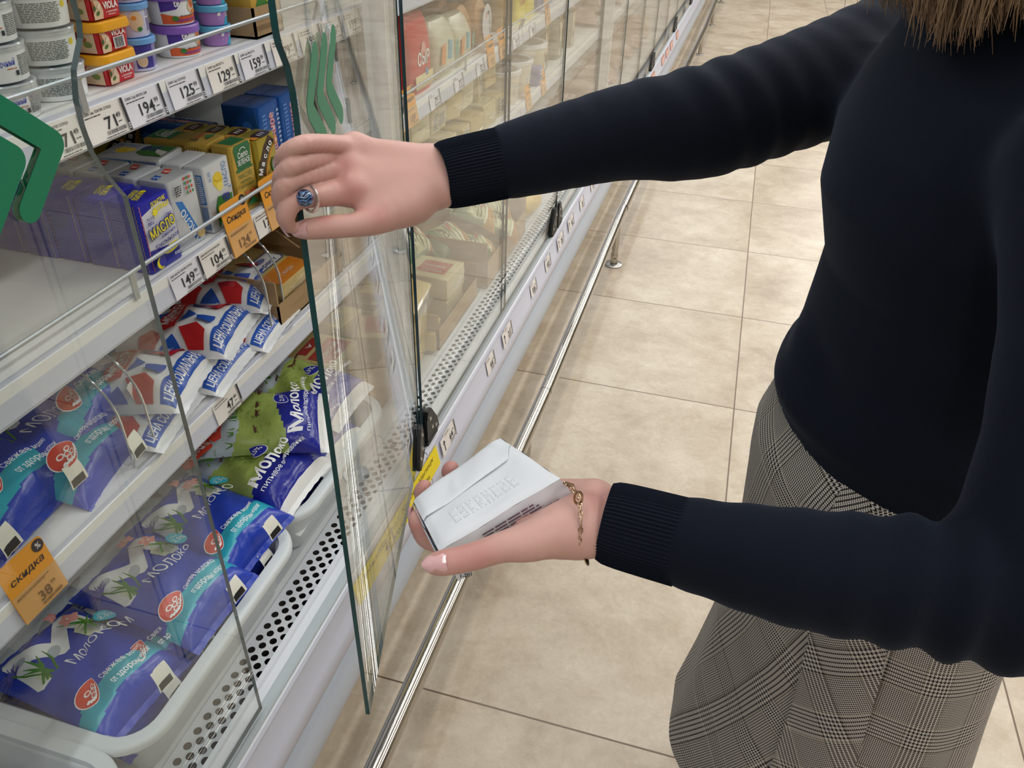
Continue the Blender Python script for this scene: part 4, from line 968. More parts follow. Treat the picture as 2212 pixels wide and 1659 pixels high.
def open_box(w_, d, h, m=KR, t_=.003, notch=0):
    q = MB(); q.box(-w_ / 2, w_ / 2, -d / 2, d / 2, 0, t_, m)
    q.box(-w_ / 2, w_ / 2, -d / 2, -d / 2 + t_, 0, h, m); q.box(-w_ / 2, w_ / 2, d / 2 - t_, d / 2, 0, h, m); q.box(-w_ / 2, -w_ / 2 + t_, -d / 2, d / 2, 0, h, m)
    f = notch or h; q.box(w_ / 2 - t_, w_ / 2, -d / 2, d / 2, 0, f, m); return q
b = open_box(.07, .075, .04).build('shipping_carton', None, smooth=False, label='small brown carton at the end of the top shelf strip', cat='carton'); b.location = (-.705, 1.090, Z1 + .0005)
q = MB(); q.rrect([(0, 0), (0, .075)], C('#c9a040', .4), .075, .075, .004, 2)
a = Art(q, plane_fn((.0376, -.0375, 0), (0, 1, 0), (0, 0, 1))); a.poly([(.004, .030), (.070, .030), (.070, .072), (.020, .050)], GRN); a.ell(.030, .060, .012, .010, C('#3a2a1c', .4)); a.poly([(.004, .055), (.030, .075), (.004, .075)], PALE); a.ell(.054, .050, .010, .008, Y_)
b = q.build('cheese_pack', None, label='small yellow and green pack standing in the brown carton', cat='cheese'); b.location = (-.705, 1.090, Z1 + .004); b.scale = (.8, .85, .9)
# clear tubs standing at the back of the butter shelf
cl = tub_round(.052, .058, .120, C('#aab0b2', .3), TUBLID, lambda a: None)
stack([[('tub_body', cl[0]), ('lid', cl[1])]], 'storage_tub', .12, 1, -.99, 1.16, Z2 + .0005, 0, ['grey translucent tub at the back of the butter shelf, left'], 'tub', 'grey translucent tubs')
stack([[('tub_body', cl[0]), ('lid', cl[1])]], 'storage_tub', .12, 1, -.985, 1.30, Z2 + .0005, 0, ['grey translucent tub at the back of the butter shelf, right'], 'tub', 'grey translucent tubs')

# ================================================================ cheese
CH1 = C('#e2cc8c', .5); CH2 = C('#d9bd72', .5); CH3 = C('#e8d9a6', .5); REDL = C('#c9403c', .4)
def block(w_, d, h, m, label, x, y, z, rz=0, lab=None, wrap=True, tilt=(0, 0), group='cheese blocks in clear film', seed=1, wedge=0):
    q = MB()
    if wedge: q.loft([[(-w_ / 2, -d / 2, zz), (w_ / 2, -d / 2 * (1 - wedge), zz), (w_ / 2, d / 2 * (1 - wedge), zz), (-w_ / 2, d / 2, zz)] for zz in (0, h)], m)
    else: q.rrect([(-.002, 0), (0, .002), (0, h - .002), (-.002, h)], m, w_, d, .004, 2)
    t_ = plane_fn((-w_ / 2, -d / 2, h + .0004), (1, 0, 0), (0, 1, 0)); t2 = plane_fn((-w_ / 2, d / 2, h + .0004), (0, -1, 0), (1, 0, 0))
    t3 = plane_fn((w_ / 2, -d / 2, h + .0004), (0, 1, 0), (-1, 0, 0)); f = plane_fn((w_ / 2 + .0004, -d / 2, 0), (0, 1, 0), (0, 0, 1))
    if lab == 'red': a = Art(q, t3); a.rect(d * .22, w_ * .16, d * .80, w_ * .78, REDL); a.text('ТО РОССИЙСКИЕ', d * .30, w_ * .70, .008, PW, 'l', bold=.03, rot=-1.57, fit=w_ * .44); a.text('ПО ВЫГОДНОЙ', d * .52, w_ * .70, .008, PW, 'l', bold=.03, rot=-1.57, fit=w_ * .44)
    if lab == 'red2': a = Art(q, t3); a.rect(d * .1, w_ * .1, d * .9, w_ * .55, REDL); a.text('ТОМСКИЙ', d * .5, w_ * .3, .010, PW, 'c', bold=.03, fit=d * .6); a.text('сыр', d * .5, w_ * .17, .008, PW, 'c', bold=.01); a.rect(d * .2, w_ * .62, d * .8, w_ * .80, C('#b8262a', .4)); a.poly([(d * .4, w_ * .76), (d * .5, w_ * .66), (d * .6, w_ * .76), (d * .5, w_ * .72)], PW)
    if lab == 'blue': a = Art(q, t3); a.poly([(0, w_ * .5), (d, w_ * .5), (d, w_), (0, w_)], C('#4a86b0', .4)); a.ell(d * .5, w_ * .48, d * .46, w_ * .26, PW, 30); a.text('Голландский', d * .5, w_ * .45, .010, C('#5a6f9c', .4), 'c', bold=.02, fit=d * .7); a.ell(d * .5, w_ * .34, d * .2, w_ * .07, GREY)
    if lab == 'orange':
        a = Art(q, t3); a.rect(0, 0, d, w_ * .34, C('#e8870e', .4)); a.text('ГАУДА', d * .5, w_ * .12, .007, PW, 'c', fit=d * .4); a.poly([(d * .16, w_ * .40), (d * .92, w_ * .40), (d * .98, w_ * .46), (d * .9, w_ * .70), (d * .24, w_ * .70), (d * .10, w_ * .46)], C('#45548c', .4)); a.poly([(d * .18, w_ * .42), (d * .90, w_ * .42), (d * .94, w_ * .47), (d * .88, w_ * .68), (d * .26, w_ * .68), (d * .14, w_ * .47)], PW); a.text('Брест', d * .54, w_ * .45, .009, C('#45548c', .4), 'c', bold=.03, fit=d * .56); a.ell(d * .5, w_ * .60, d * .16, w_ * .05, C('#6a78a4', .4))
    if lab == 'print': a = Art(q, f); a.rect(d * .1, h * .1, d * .9, h * .9, C('#d9d2b4', .4)); a.bars(d * .5, h * .2, d * .85, h * .75, INK, 14, seed); a.scribble(d * .14, h * .15, d * .46, h * .85, INK, 7, seed)
    if lab == 'rose': a = Art(q, t3); a.rect(d * .2, w_ * .45, d, w_ * .85, C('#cf5f68', .4)); a.scribble(d * .25, w_ * .5, d * .9, w_ * .6, PW, 1, seed); a.scribble(d * .1, w_ * .2, d * .6, w_ * .4, GREY, 3, seed)
    b = q.build('cheese_block', None, label=label, cat='cheese', group=group); b.location = (x, y, z); b.rotation_mode = 'ZXY'; b.rotation_euler = (math.radians(tilt[0]), math.radians(tilt[1]), math.radians(rz))
    if wrap:
        r = random.Random(seed); q = MB(); o = []; 
        q.rrect([(.001, .0005), (.0025, .002), (.0032 + r.uniform(0, .002), h * .5), (.0025, h - .001), (.001, h + .002), (-w_ * .2, h + .0035)], FILM, w_, d, .005, 3, cap0=False)
        yy = d / 2 + .002
        q.add([(-w_ * .3, yy, h * .6), (w_ * .3, yy, h * .6), (w_ * .36, yy + .022, h * .55), (-w_ * .32, yy + .018, h * .7)], [(0, 1, 2, 3)], FILM)
        for s_ in (-1, 1): q.add([(w_ / 2 + .003, -d * .3, h * .5), (w_ / 2 + .003, d * .3, h * .5), (w_ / 2 + .016, d * .34, h * (.5 + .1 * s_)), (w_ / 2 + .014, -d * .32, h * .5)], [(0, 1, 2, 3)], FILM)
        q.build('clear_wrap', b)
    return b
# cartons with cheese right of the divider, third shelf
b = open_box(.30, .23, .085, notch=.042).build('shipping_carton', None, smooth=False, label='brown cardboard carton with a serrated front right of the clear divider', cat='carton'); b.location = (-.815, 1.105, Z3 + .0005)
block(.115, .095, .030, CH2, 'yellow cheese block with an orange and white label in the serrated carton', -.728, 1.062, Z3 + .046, 0, 'orange', seed=4, tilt=(0, 6))
block(.115, .095, .036, CH2, 'yellow cheese block underneath the orange labelled one', -.735, 1.058, Z3 + .005, 0, seed=5)
block(.080, .070, .060, CH2, 'plain yellow cheese block at the back of the serrated carton', -.850, 1.055, Z3 + .005, 4, seed=6)
q = MB(); q.loft([[(-.13, y, 0), (.10, y, 0), (.02, y, .05), (-.13, y, .115)] for y in (0, .004)], KR2); b = q.build('carton_flap', None, smooth=False, label='brown carton wall sloping down behind the divider', cat='carton'); b.location = (-.79, 1.118, Z3 + .088)
b = open_box(.30, .24, .07, notch=.05).build('shipping_carton', None, smooth=False, label='brown carton on the third shelf seen through the open glass door', cat='carton'); b.location = (-.815, 1.350, Z3 + .0005)
block(.12, .11, .032, CH1, 'cheese block with blue and white label seen through the open door', -.735, 1.29, Z3 + .062, 4, 'blue', seed=7)
block(.12, .11, .055, CH1, 'cheese block below the blue labelled one', -.735, 1.285, Z3 + .005, 2, seed=8)
# cartons on the deck
b = open_box(.36, .30, .12, notch=.12).build('shipping_carton', None, smooth=False, label='brown carton on the deck just behind the green pouches', cat='carton'); b.location = (-.832, 1.365, .3735)
block(.13, .12, .05, CH1, 'cheese block with red label in the deck carton by the shelf edge', -.790, 1.31, .455, 0, 'red2', seed=9)
block(.12, .10, .07, CH1, 'cheese block with rose label in the deck carton, behind the open door', -.690, 1.43, .445, 20, 'rose', seed=10)
block(.12, .10, .06, CH1, 'second cheese block with rose label in the deck carton', -.840, 1.45, .450, -6, 'rose', seed=11)
block(.14, .12, .06, CH1, 'pale cheese block at the bottom of the deck carton', -.76, 1.33, .3775, 2, seed=12)
for nm, x, y, w_, d, h, l in (('shipping_carton', -.765, 1.735, .30, .31, .10, 'low brown carton of cheese pieces behind the second closed door'), ('shipping_carton', -.770, 2.145, .34, .42, .14, 'tall walled brown carton of patterned cheese bags')):
    b = open_box(w_, d, h, KR, notch=h * .55).build(nm, None, smooth=False, label=l, cat='carton'); b.location = (x, y, .3735)
block(.13, .115, .060, CH3, 'pale cheese block with a red label, in the low carton behind glass', -.700, 1.775, .442, -4, 'red', seed=13)
block(.13, .115, .060, CH3, 'pale cheese block under the red labelled one', -.703, 1.772, .3775, -2, seed=14)
block(.13, .07, .085, CH2, 'yellow cheese wedge left of the red labelled block, taller', -.800, 1.69, .3775, 6, seed=15)
block(.12, .06, .065, CH2, 'yellow cheese piece leaning by the red labelled block', -.765, 1.640, .3775, 10, seed=16)
block(.055, .150, .035, CH2, 'long yellow cheese piece with a printed label, at the grille', -.660, 1.520, .52, 8, 'print', seed=17, tilt=(0, 12))
block(.10, .12, .14, CH2, 'yellow cheese stack under the printed piece', -.690, 1.52, .3775, 4, seed=18)
block(.09, .09, .05, CH2, 'yellow cheese piece at the glass beside the hinge', -.640, 1.385 , .50, 10, seed=19).location = (-.672, 1.60, .3775)
# cheese piled on the third shelf behind the sleeve
r = random.Random(5); n_ = 0
PL = ['left end', 'second from left', 'third from left', 'fourth from left', 'fifth from left', 'sixth from left', 'right end']
for i in range(7):
    for k in range(2):
        y = 1.64 + .112 * i; block(.09, .085, .055 + .02 * r.random(), (CH1, CH2, CH3)[(i + k) % 3], ('lower' if k == 0 else 'upper') + ' film wrapped cheese piece on the third shelf, ' + PL[i] + ' of its row', -.720 - .035 * k, y + .01 * k, Z3 + .001 + .078 * k, r.uniform(-12, 12), 'print' if (i + k) % 3 == 0 else None, seed=20 + 2 * i + k, group='film wrapped cheese on the third shelf', tilt=(r.uniform(-4, 4), r.uniform(-4, 8) if k else 0))
# bags of stringy cheese in the tall carton
BAGC = film('#c9ca9a', .25, .5, 30.); BAGG = film('#7f9470', .25, .5, 30.); SMK = C('#b0803c', .5)
def bag(label, x, y, z, rz, tilt, var=0, name='cheese_bag', group='patterned bags of smoked cheese'):
    P = Pouch(.130, .105, .030, 40 + var); q = MB(); P.body(q, lambda u, v: SMK if v < -.030 else BAGG if v > .032 or abs(u) > .045 else BAGC, 26, 30); a = Art(q, P.fn, .010)
    a.text('СЫР', .008, .006, .017, INK, 'c', bold=.03, fit=.045); a.line([(-.040, -.004), (-.010, .000), (.035, -.008)], .002, INK); a.line([(-.040, -.014), (.0, -.010), (.036, -.018)], .002, INK); a.line([(-.038, .026), (-.004, .030), (.038, .024)], .002, INK); a.poly([(.000, -.006), (.034, -.016), (.030, -.026), (.004, -.016)], C('#b5544a', .4)); a.line([(-.048, -.030), (.048, -.030)], .006, PALE)
    b = q.build(name, None, label=label, cat='cheese', group=group); b.location = (x, y, z); b.rotation_mode = 'ZXY'; b.rotation_euler = (math.radians(tilt[0]), math.radians(tilt[1]), math.radians(rz)); return b
bag('patterned cheese bag topmost in the tall carton, below the sleeve', -.700, 2.10, .515, 18, (0, 28), 1)
bag('patterned cheese bag in the middle of the tall carton, red ribbon print', -.745, 1.985, .475, 70, (10, 22), 2)
bag('patterned cheese bag lying low at the front of the tall carton', -.680, 2.03, .440, 60, (0, 20), 3)
bag('patterned cheese bag at the right side of the tall carton', -.650, 2.19, .450, 25, (0, 34), 4)
bag('patterned cheese bag at the left, cut by the glass door edge', -.800, 1.840, .520, 80, (0, 40), 5)
bag('patterned cheese bag second at right in the tall carton', -.690, 2.24, .480, 35, (0, 24), 6)
YC = film('#d9b23a', .35, .2, 20.)
for x, y, z, rz, l in ((-.700, 2.44, .42, 60, 'small yellow cheese loaf with white printed label, below the sleeve'), (-.640, 2.52, .41, 80, 'small yellow cheese loaf lying right of the labelled one'), (-.77, 2.40, .42, 30, 'small yellow cheese loaf left of the labelled one')):
    q = MB(); q.lathe([(.004, -.07), (.030, -.062), (.040, -.04), (.042, 0), (.040, .04), (.030, .062), (.004, .07)], YC, 24, xf=Matrix.Rotation(math.pi / 2, 4, 'Y'))
    if 'white' in l: q.lathe([(.0424, -.030), (.0428, 0), (.0424, .030)], PW, 24, cap0=False, cap1=False, xf=Matrix.Rotation(math.pi / 2, 4, 'Y')); q.lathe([(.0430, -.030), (.0431, -.018)], REDL, 24, cap0=False, cap1=False, xf=Matrix.Rotation(math.pi / 2, 4, 'Y'))
    b = q.build('cheese_loaf', None, label=l, cat='cheese', group='small yellow cheese loaves'); b.location = (x, y, z); b.rotation_euler = (0, 0, math.radians(rz))
# second shelf beyond the hinge: bagged cheeses
RB = film('#cf2f2c', .3, .4, 30.)
def standbag(w_, d, h, m, label, x, y, z, rz=0, art=None, name='cheese_bag', cat='cheese', group=None, pinch=.35, tilt=0):
    q = MB(); rings = []
    for k in range(9):
        t_ = k / 8; f = 1 if t_ < .85 else 1 - (t_ - .85) / .15 * .22; ff = (1 - .62 * (max(0, (t_ - .55) / .45)) ** 1.5) if t_ > .55 else 1
        rings.append([(math.copysign(abs(math.cos(a_)) ** .55, math.cos(a_)) * w_ / 2 * ff, math.copysign(abs(math.sin(a_)) ** .55, math.sin(a_)) * d / 2 * f, h * t_) for a_ in [2 * math.pi * i / 28 for i in range(28)]])
    q.loft(rings, m)
    if art: art(Art(q, plane_fn((w_ / 2 + .0006, -d / 2, 0), (0, 1, 0), (0, 0, 1))), d, h)
    b = q.build(name, None, label=label, cat=cat, group=group); b.location = (x, y, z); b.rotation_mode = 'ZXY'; b.rotation_euler = (0, math.radians(tilt), math.radians(rz)); return b
def red_art(a, d, h): a.text('СЫР', d * .5, h * .36, .026, PW, 'c', bold=.02, fit=d * .55); a.poly([(d * .38, h * .52), (d * .62, h * .52), (d * .58, h * .62), (d * .5, h * .66), (d * .42, h * .62)], C('#e8a8a0', .4)); a.rect(d * .10, h * .05, d * .92, h * .24, CH3); a.ell(d * .62, h * .25, .009, .009, C('#5f7fae', .4))
standbag(.055, .125, .155, RB, 'red bag of cheese with white lettering, right of the door edges', -.700, 1.69, Z2 + .0005, 0, red_art)
q = MB(); q.box(-.001, .001, -.03, .03, 0, .022, PW); b = q.build('hang_tag', None, smooth=False, label='small white card above the red cheese bag', cat='card'); b.location = (-.705, 1.71, Z2 + .157)
WCH = film('#cfc9b0', .25, .5, 26.)
def wh_art(a, d, h): a.poly([(d * .10, h * .25), (d * .30, h * .25), (d * .36, h * .62), (d * .16, h * .58)], ORG); a.poly([(d * .45, h * .30), (d * .62, h * .28), (d * .66, h * .60), (d * .50, h * .66)], C('#58a8bf', .4)); a.poly([(d * .84, h * .20), (d * .97, h * .30), (d * .97, h * .62), (d * .86, h * .50)], C('#4fa293', .4)); a.scribble(d * .1, h * .12, d * .3, h * .2, REDL, 2, 3)
standbag(.085, .135, .120, WCH, 'cheese in clear film with orange and blue labels beside the red bag', -.712, 1.845, Z2 + .0005, 0, wh_art)
standbag(.085, .135, .110, WCH, 'cheese in clear film with orange and blue labels, second from the red bag', -.712, 1.975, Z2 + .0005, 3, wh_art)
PIG = C('#b5803a', .45)
for i, (x, y, l) in enumerate(((-.735, 2.075, 'left, plain side out'), (-.715, 2.165, 'front, with a round white label'), (-.80, 2.12, 'behind the other two'))):
    q = MB(); q.lathe([(.004, -.036), (.030, -.034), (.052, -.022), (.060, 0), (.052, .022), (.030, .034), (.004, .036)], PIG, 30, xf=Matrix.Translation((0, 0, .0605)) @ Matrix.Rotation(math.radians(90 - 8), 4, 'Y'))
    if i == 1:
        a = Art(q, lambda u, v, l_: (.038 + l_, u, .0605 + v)); a.ell(0, 0, .040, .046, C('#d9d6dc', .4), 30); a.scribble(-.014, .012, .004, .026, REDL, 4, 2); a.text('Сулугуни', .018, .024, .010, INK, 'l', bold=.02, rot=-1.5, fit=.055); a.rect(.004, .018, .014, .028, INK)
    b = q.build('smoked_cheese', None, label='small round brown smoked cheese, ' + l, cat='cheese', group='small round smoked cheeses'); b.location = (x, y, Z2 + .001)
def cone_art(c1, c2): return lambda a, d, h: (a.ell(d * .5, h * .30, d * .36, h * .16, c1), a.ell(d * .5, h * .28, d * .24, h * .10, c2), a.text('Сыр', d * .5, h * .60, .018, INK, 'c', bold=.02, rot=.9), a.scribble(d * .2, h * .44, d * .8, h * .5, INK, 2, 5))
BEI = film('#d3bd9c', .3, .3); YB = film('#e6d433', .3, .3); MULTI = film('#a8843c', .3, .3); OB = film('#c0703a', .3, .3); BB = film('#7d92b8', .3, .3)
standbag(.05, .10, .19, BEI, 'tall beige cheese pack with orange emblem behind the round cheeses', -.745, 2.275, Z2 + .0005, 0, cone_art(C('#c98a4c', .4), PALE), 'cheese_pack', group=None, tilt=-10)
standbag(.05, .11, .17, MULTI, 'olive and orange vegetable print pack left of the yellow bags', -.715, 2.42, Z2 + .0005, 0, lambda a, d, h: (a.rect(d * .55, 0, d * .8, h * .8, C('#d07a3a', .4)), a.ell(d * .7, h * .35, .014, .018, C('#d9c46a', .4)), a.ell(d * .3, h * .5, .012, .014, C('#9c5a34', .4)), a.ell(d * .25, h * .15, .012, .016, C('#8aa04a', .4))), 'cheese_pack')
for i, (y, l) in enumerate(((2.555, 'left'), (2.665, 'right'))): standbag(.055, .105, .15, YB, 'bright yellow cheese bag, ' + l + ' of the two', -.712, y, Z2 + .0005, 0, lambda a, d, h: (a.ell(d * .5, h * .82, d * .24, h * .1, C('#4a4380', .4)), a.text('СЫР', d * .5, h * .34, .020, ORG, 'c', bold=.03, fit=d * .6), a.line([(d * .2, h * .56), (d * .8, h * .52)], .004, ORG)), group='bright yellow cheese bags')
for i, (y, l) in enumerate(((2.77, 'first'), (2.85, 'second'), (2.93, 'third'))): standbag(.05, .07, .13, BB, 'blue and white pack on the second shelf, ' + l + ' after the yellow bags', -.712, y, Z2 + .0005, 0, lambda a, d, h: (a.rect(d * .05, 0, d * .95, h * .4, C('#4a6aa8', .4)), a.ell(d * .5, h * .65, d * .3, h * .12, PW)), 'cheese_pack', group='blue and white packs')
for i in range(5): standbag(.05, .11, .15, (OB, BEI, MULTI)[i % 3], ('orange', 'beige', 'olive', 'second orange', 'second beige')[i] + ' cheese pack near the second upright on the second shelf', -.715, 3.05 + .125 * i, Z2 + .0005, 0, cone_art(PALE, ORG), 'cheese_pack')
# white buckets on the third shelf
def art_bk(a): a.rect(-.055, .02, .055, .105, C('#d9cdb0', .4)); a.text('МАЙ', .020, .080, .018, REDL, 'c', bold=.03, fit=.05); a.ell(.012, .045, .024, .018, ORG); a.ell(.030, .030, .014, .012, GRN)
def art_bk2(a): a.scribble(-.03, .03, .03, .06, GREY, 3, 3)
B1 = tub_round(.062, .070, .125, C('#e0d9c8', .4), WT, art_bk, .016); B2 = tub_round(.058, .066, .100, C('#ddd4c2', .4), WT, art_bk2, .014)
LW = C('#7d7466', .5)
for i, (x, y, m, l) in enumerate(((-.722, 2.745, B1, 'tall white bucket with a printed front, on the third shelf'), (-.728, 2.60, B2, 'white bucket with a hollow lid left of the tall one'), (-.728, 2.455, B2, 'white bucket nearest the hinge, left of the other bucket'))):
    t = empty('bucket', (x, y, Z3 + .0005), l, 'bucket', 'white buckets on the third shelf')
    for nm, me in (('bucket_body', m[0]), ('lid', m[1])): o = bpy.data.objects.new(nm, me); COL.objects.link(o); o.parent = t
    q = MB(); h = .125 if i == 0 else .100; rr = .061 if i == 0 else .057; q.lathe([(rr, h + .0005), (rr - .002, h + .0008)], LW, 32); q.build('lid_panel', t)
q = MB(); q.rrect([(0, 0), (.001, .002), (.001, .055), (-.003, .06)], C('#4d5aa0', .4), .045, .05, .012, 5); a = Art(q, plane_fn((.0238, -.025, 0), (0, 1, 0), (0, 0, 1))); a.scribble(.008, .034, .042, .052, PW, 2, 3); a.scribble(.006, .012, .044, .026, GREY, 2, 4)
b = q.build('cheese_tub', None, label='small blue tub in front of the tall bucket', cat='cheese tub'); b.location = (-.676, 2.70, Z3 + .0005)
HB = film('#6f6f52', .3, .5, 20.); 
for i in range(6): standbag(.06, .10, .15 + .012 * (i % 2), HB, ('first', 'second', 'third', 'fourth', 'fifth', 'sixth')[i] + ' dark green herb pack after the buckets', -.715 - .03 * (i % 2), 2.90 + .112 * i, Z3 + .0005, 0, lambda a, d, h: (a.line([(d * .3, h * .1), (d * .45, h * .5), (d * .4, h * .85)], .016, PALE), a.line([(d * .7, h * .2), (d * .6, h * .6), (d * .75, h * .9)], .012, C('#d9a05a', .4)), a.ell(d * .5, h * .3, .02, .016, C('#5a6a44', .4))), 'herb_pack', 'herbs', 'dark green herb packs')
TRI = film('#cfc6a8', .25, .4, 30.)
for i in range(8):
    q = MB(); q.loft([[(s_ * .045, u * .04, 0) for s_, u in ((-1, -1), (1, -1), (1, 1), (-1, 1))], [(s_ * .04, u * .006, .10) for s_, u in ((-1, -1), (1, -1), (1, 1), (-1, 1))]], TRI)
    b = q.build('cheese_pack', None, smooth=False, label=('first', 'second', 'third', 'fourth', 'fifth', 'sixth', 'seventh', 'eighth')[i] + ' pale pointed pack on the deck, counted from the sleeve', cat='cheese', group='pale pointed packs on the deck'); b.location = (-.715 - .06 * (i % 2), 2.78 + .09 * i, .3735)
# orange discount cards in the second unit
for y, z, l in (((-0.6500, 1.5841, 0.9676)[1], Z2, 'orange discount card under the red cheese bag'), ((-0.6500, 1.5024, 0.9637)[1], Z2, 'orange discount card at the edge of the open door'), ((-0.6500, 2.1462, 0.9804)[1], Z2, 'orange discount card below the beige cheese pack'), ((-0.6500, 2.2518, 0.9809)[1], Z2, 'orange discount card below the vegetable print pack'), ((-0.6500, 2.7789, 0.9614)[1], Z2, 'orange discount card far along the second shelf'), ((-0.6500, 2.5649, 0.7811)[1], Z3, 'orange discount card right of the buckets'), ((-0.6500, 2.7649, 0.7806)[1], Z3, 'orange discount card under the herb packs')):
    sale_card(y, z, '159', '99', l, group='orange discount cards')
for i, (y, z, p, l) in enumerate((((-0.6500, 1.7232, 0.9451)[1], Z2, '79', 'price card reading 79 right of the red bag'), ((-0.6500, 1.8855, 0.9452)[1], Z2, '71', 'price card reading 71 under the film wrapped cheeses'), ((-0.6500, 2.0527, 0.9529)[1], Z2, '72', 'price card reading 72 under the round cheeses'), ((-0.6500, 2.3892, 0.9534)[1], Z2, '94', 'price card below the yellow bags'), ((-0.6500, 2.5773, 0.9596)[1], Z2, '88', 'price card below the blue and white packs'))): price_card(y, z, p, '99', 'Сыр', l, seed=60 + i, warm=False)
# shiny packs of meat in the third unit and beyond
MEAT = [film('#a98478', .14, .8, 24.), film('#b89a88', .14, .8, 24.), film('#9c7468', .14, .8, 24.)]
r = random.Random(11); MP = []
for k in range(3):
    P = Pouch(.20, .13, .05, 70 + k); q = MB(); P.body(q, lambda u, v: MEAT[k], 22, 26); a = Art(q, P.fn, .02)
    if k == 0: a.rect(-.03, -.02, .03, .03, C('#d9d4cc', .3)); a.scribble(-.025, -.01, .025, .02, REDL, 3, 4)
    MP.append(q.mesh('meat_pack'))
for lv, (z, nm) in enumerate(((Z1, 'top shelf'), (Z2, 'second shelf'), (Z3, 'third shelf'), (.3735, 'deck'))):
    for i in range(14):
        k = i % 3; put(MP[k], 'meat_pack', 'shiny film pack of meat on the %s far behind the glass doors' % nm, 'meat pack', 'shiny meat packs on the %s beyond the sleeve' % nm, -.755 - .02 * r.random(), 3.80 + .16 * i, z + .014 + .03 * (i % 2), r.uniform(-12, 12), (r.uniform(-5, 5), r.uniform(0, 6)))


# ================================================================ the butter pack held in the hand
PAPER = film('#dfe4ea', .5, .18, 16., 0., .0012)
A_, B_, C_, D_ = [Vector(p) for p in ((-0.1992, 0.4395, 0.9942), (-0.1434, 0.4984, 1.0293), (-0.0814, 0.4540, 1.0374), (-0.1577, 0.3882, 1.0001))]
nrm = -((B_ - A_).cross(D_ - A_)).normalized()
if nrm.z < 0: nrm = -nrm
def bil(P, u, v): return P[0] * (1 - u) * (1 - v) + P[1] * (1 - u) * v + P[2] * u * v + P[3] * u * (1 - v)      # u: A->D, v: A->B
TH = .029; top = [A_, B_, C_, D_]; low = [p - nrm * TH for p in top]
q = MB(); nu, nv = 20, 26
def crease(u, v):
    d = .0022 * math.exp(-((u - .40 - .02 * math.sin(5 * v)) / .018) ** 2) * (-.6) + .0010 * math.sin(9 * u + 4 * v) * math.sin(7 * v)
    for (uu, vv, du, dv, am) in ((.22, .36, .10, .012, .0024), (.24, .43, .09, .010, .0022), (.05, .9, .10, .02, .0015)):
        x = (u - uu) / du; y = (v - vv - .12 * (u - uu)) / dv; d += am * math.exp(-x * x - y * y)
    e = min(u, 1 - u, v, 1 - v); return d - .0024 * math.exp(-e / .018)
vs = [tuple(bil(top, i / nu, j / nv) + nrm * crease(i / nu, j / nv)) for i in range(nu + 1) for j in range(nv + 1)]
q.add(vs, [(i * (nv + 1) + j, (i + 1) * (nv + 1) + j, (i + 1) * (nv + 1) + j + 1, i * (nv + 1) + j + 1) for i in range(nu) for j in range(nv)], PAPER)
edge = [(i / nu, 0) for i in range(nu)] + [(1, j / nv) for j in range(nv)] + [(1 - i / nu, 1) for i in range(nu)] + [(0, 1 - j / nv) for j in range(nv)]
cen = sum(top, Vector()) / 4; rings = []
for k in range(7):
    t_ = k / 6; bul = .0016 * math.sin(math.pi * t_); ring = []
    for n_, (u, v) in enumerate(edge):
        p = bil(top, u, v) * (1 - t_) + bil(low, u, v) * t_; o_ = (bil(top, u, v) - cen); o_ = o_ - nrm * o_.dot(nrm)
        ring.append(tuple(p + o_.normalized() * (bul + .0006 * math.sin(n_ * .9 + k)) + nrm * (crease(u, v) * (1 - t_))))
    rings.append(ring)
q.loft(rings, PAPER, cap0=False)
held = q.build('butter_pack', None, smooth=50, label='plain white paper butter pack held in the lower hand', cat='butter')
# folded flap with its sharp edge, end folds
q = MB()
fl = [bil(top, u, v) + nrm * .0022 for u, v in ((-.012, .0), (.44, .0), (.40, .25), (.38, .6), (.40, .86), (.20, 1.0), (-.015, 1.0))]
def flapgrid():
    v_ = []; n1, n2 = 14, 24
    for i in range(n1 + 1):
        for j in range(n2 + 1):
            t_ = j / n2; u1 = .44 - .04 * t_ if t_ < .86 else .4 - (t_ - .86) / .14 * .2
            u = -.012 + (u1 + .012) * i / n1; v_.append(tuple(bil(top, u, t_) + nrm * (.0007 + crease(u, t_) * 1.3 + .0011 * (i / n1) ** 2)))
    return v_, [(i * (n2 + 1) + j, (i + 1) * (n2 + 1) + j, (i + 1) * (n2 + 1) + j + 1, i * (n2 + 1) + j + 1) for i in range(n1) for j in range(n2)]
q.add(*flapgrid(), PAPER)
q.build('wrapper_flap', held, smooth=40)
q = MB(); e0 = (A_ + D_) / 2
for k, (a0, a1, b0, b1) in enumerate((((0, 0), (.55, .0), (.45, .55), (.06, .5)), ((.45, .0), (1, 0), (.94, .6), (.52, .7)), ((.04, .35), (.95, .35), (.9, 1), (.1, 1)))):
    side = lambda s_, t_: (A_ * (1 - s_) + D_ * s_) - nrm * (TH * t_) + (A_ - B_).normalized() * (.0016 + .0009 * k)
    q.add([tuple(side(*p)) for p in (a0, a1, b0, b1)] , [(0, 1, 2, 3)], PAPER)
q.build('end_fold', held, smooth=False)
sd = (C_ - D_).normalized(); up = nrm; so = D_ + sd * .0 - nrm * TH
a = Art(q := MB(), lambda u, v, l: tuple(so + sd * u + nrm * v + (up.cross(sd) * -1 if (up.cross(sd)).dot(D_ - A_) < 0 else up.cross(sd)) * (.0026 + l)))
LPR = C('#6f5a68', .6)
for k in range(6): a.scribble(.034, .003 + .0034 * k, .108 - .004 * k, .0060 + .0034 * k, LPR, 1, 30 + k, .6)
a.scribble(.006, .004, .016, .012, LPR, 2, 44)
q.build('printed_side', held, smooth=False, label='fine print along the side of the white pack')
q = MB(); a = Art(q, lambda u, v, l: tuple(bil(top, .5 + .0 + u, v) + nrm * (.0004 + crease(.5 + u, v) + l)))
dots = []
r = random.Random(2)
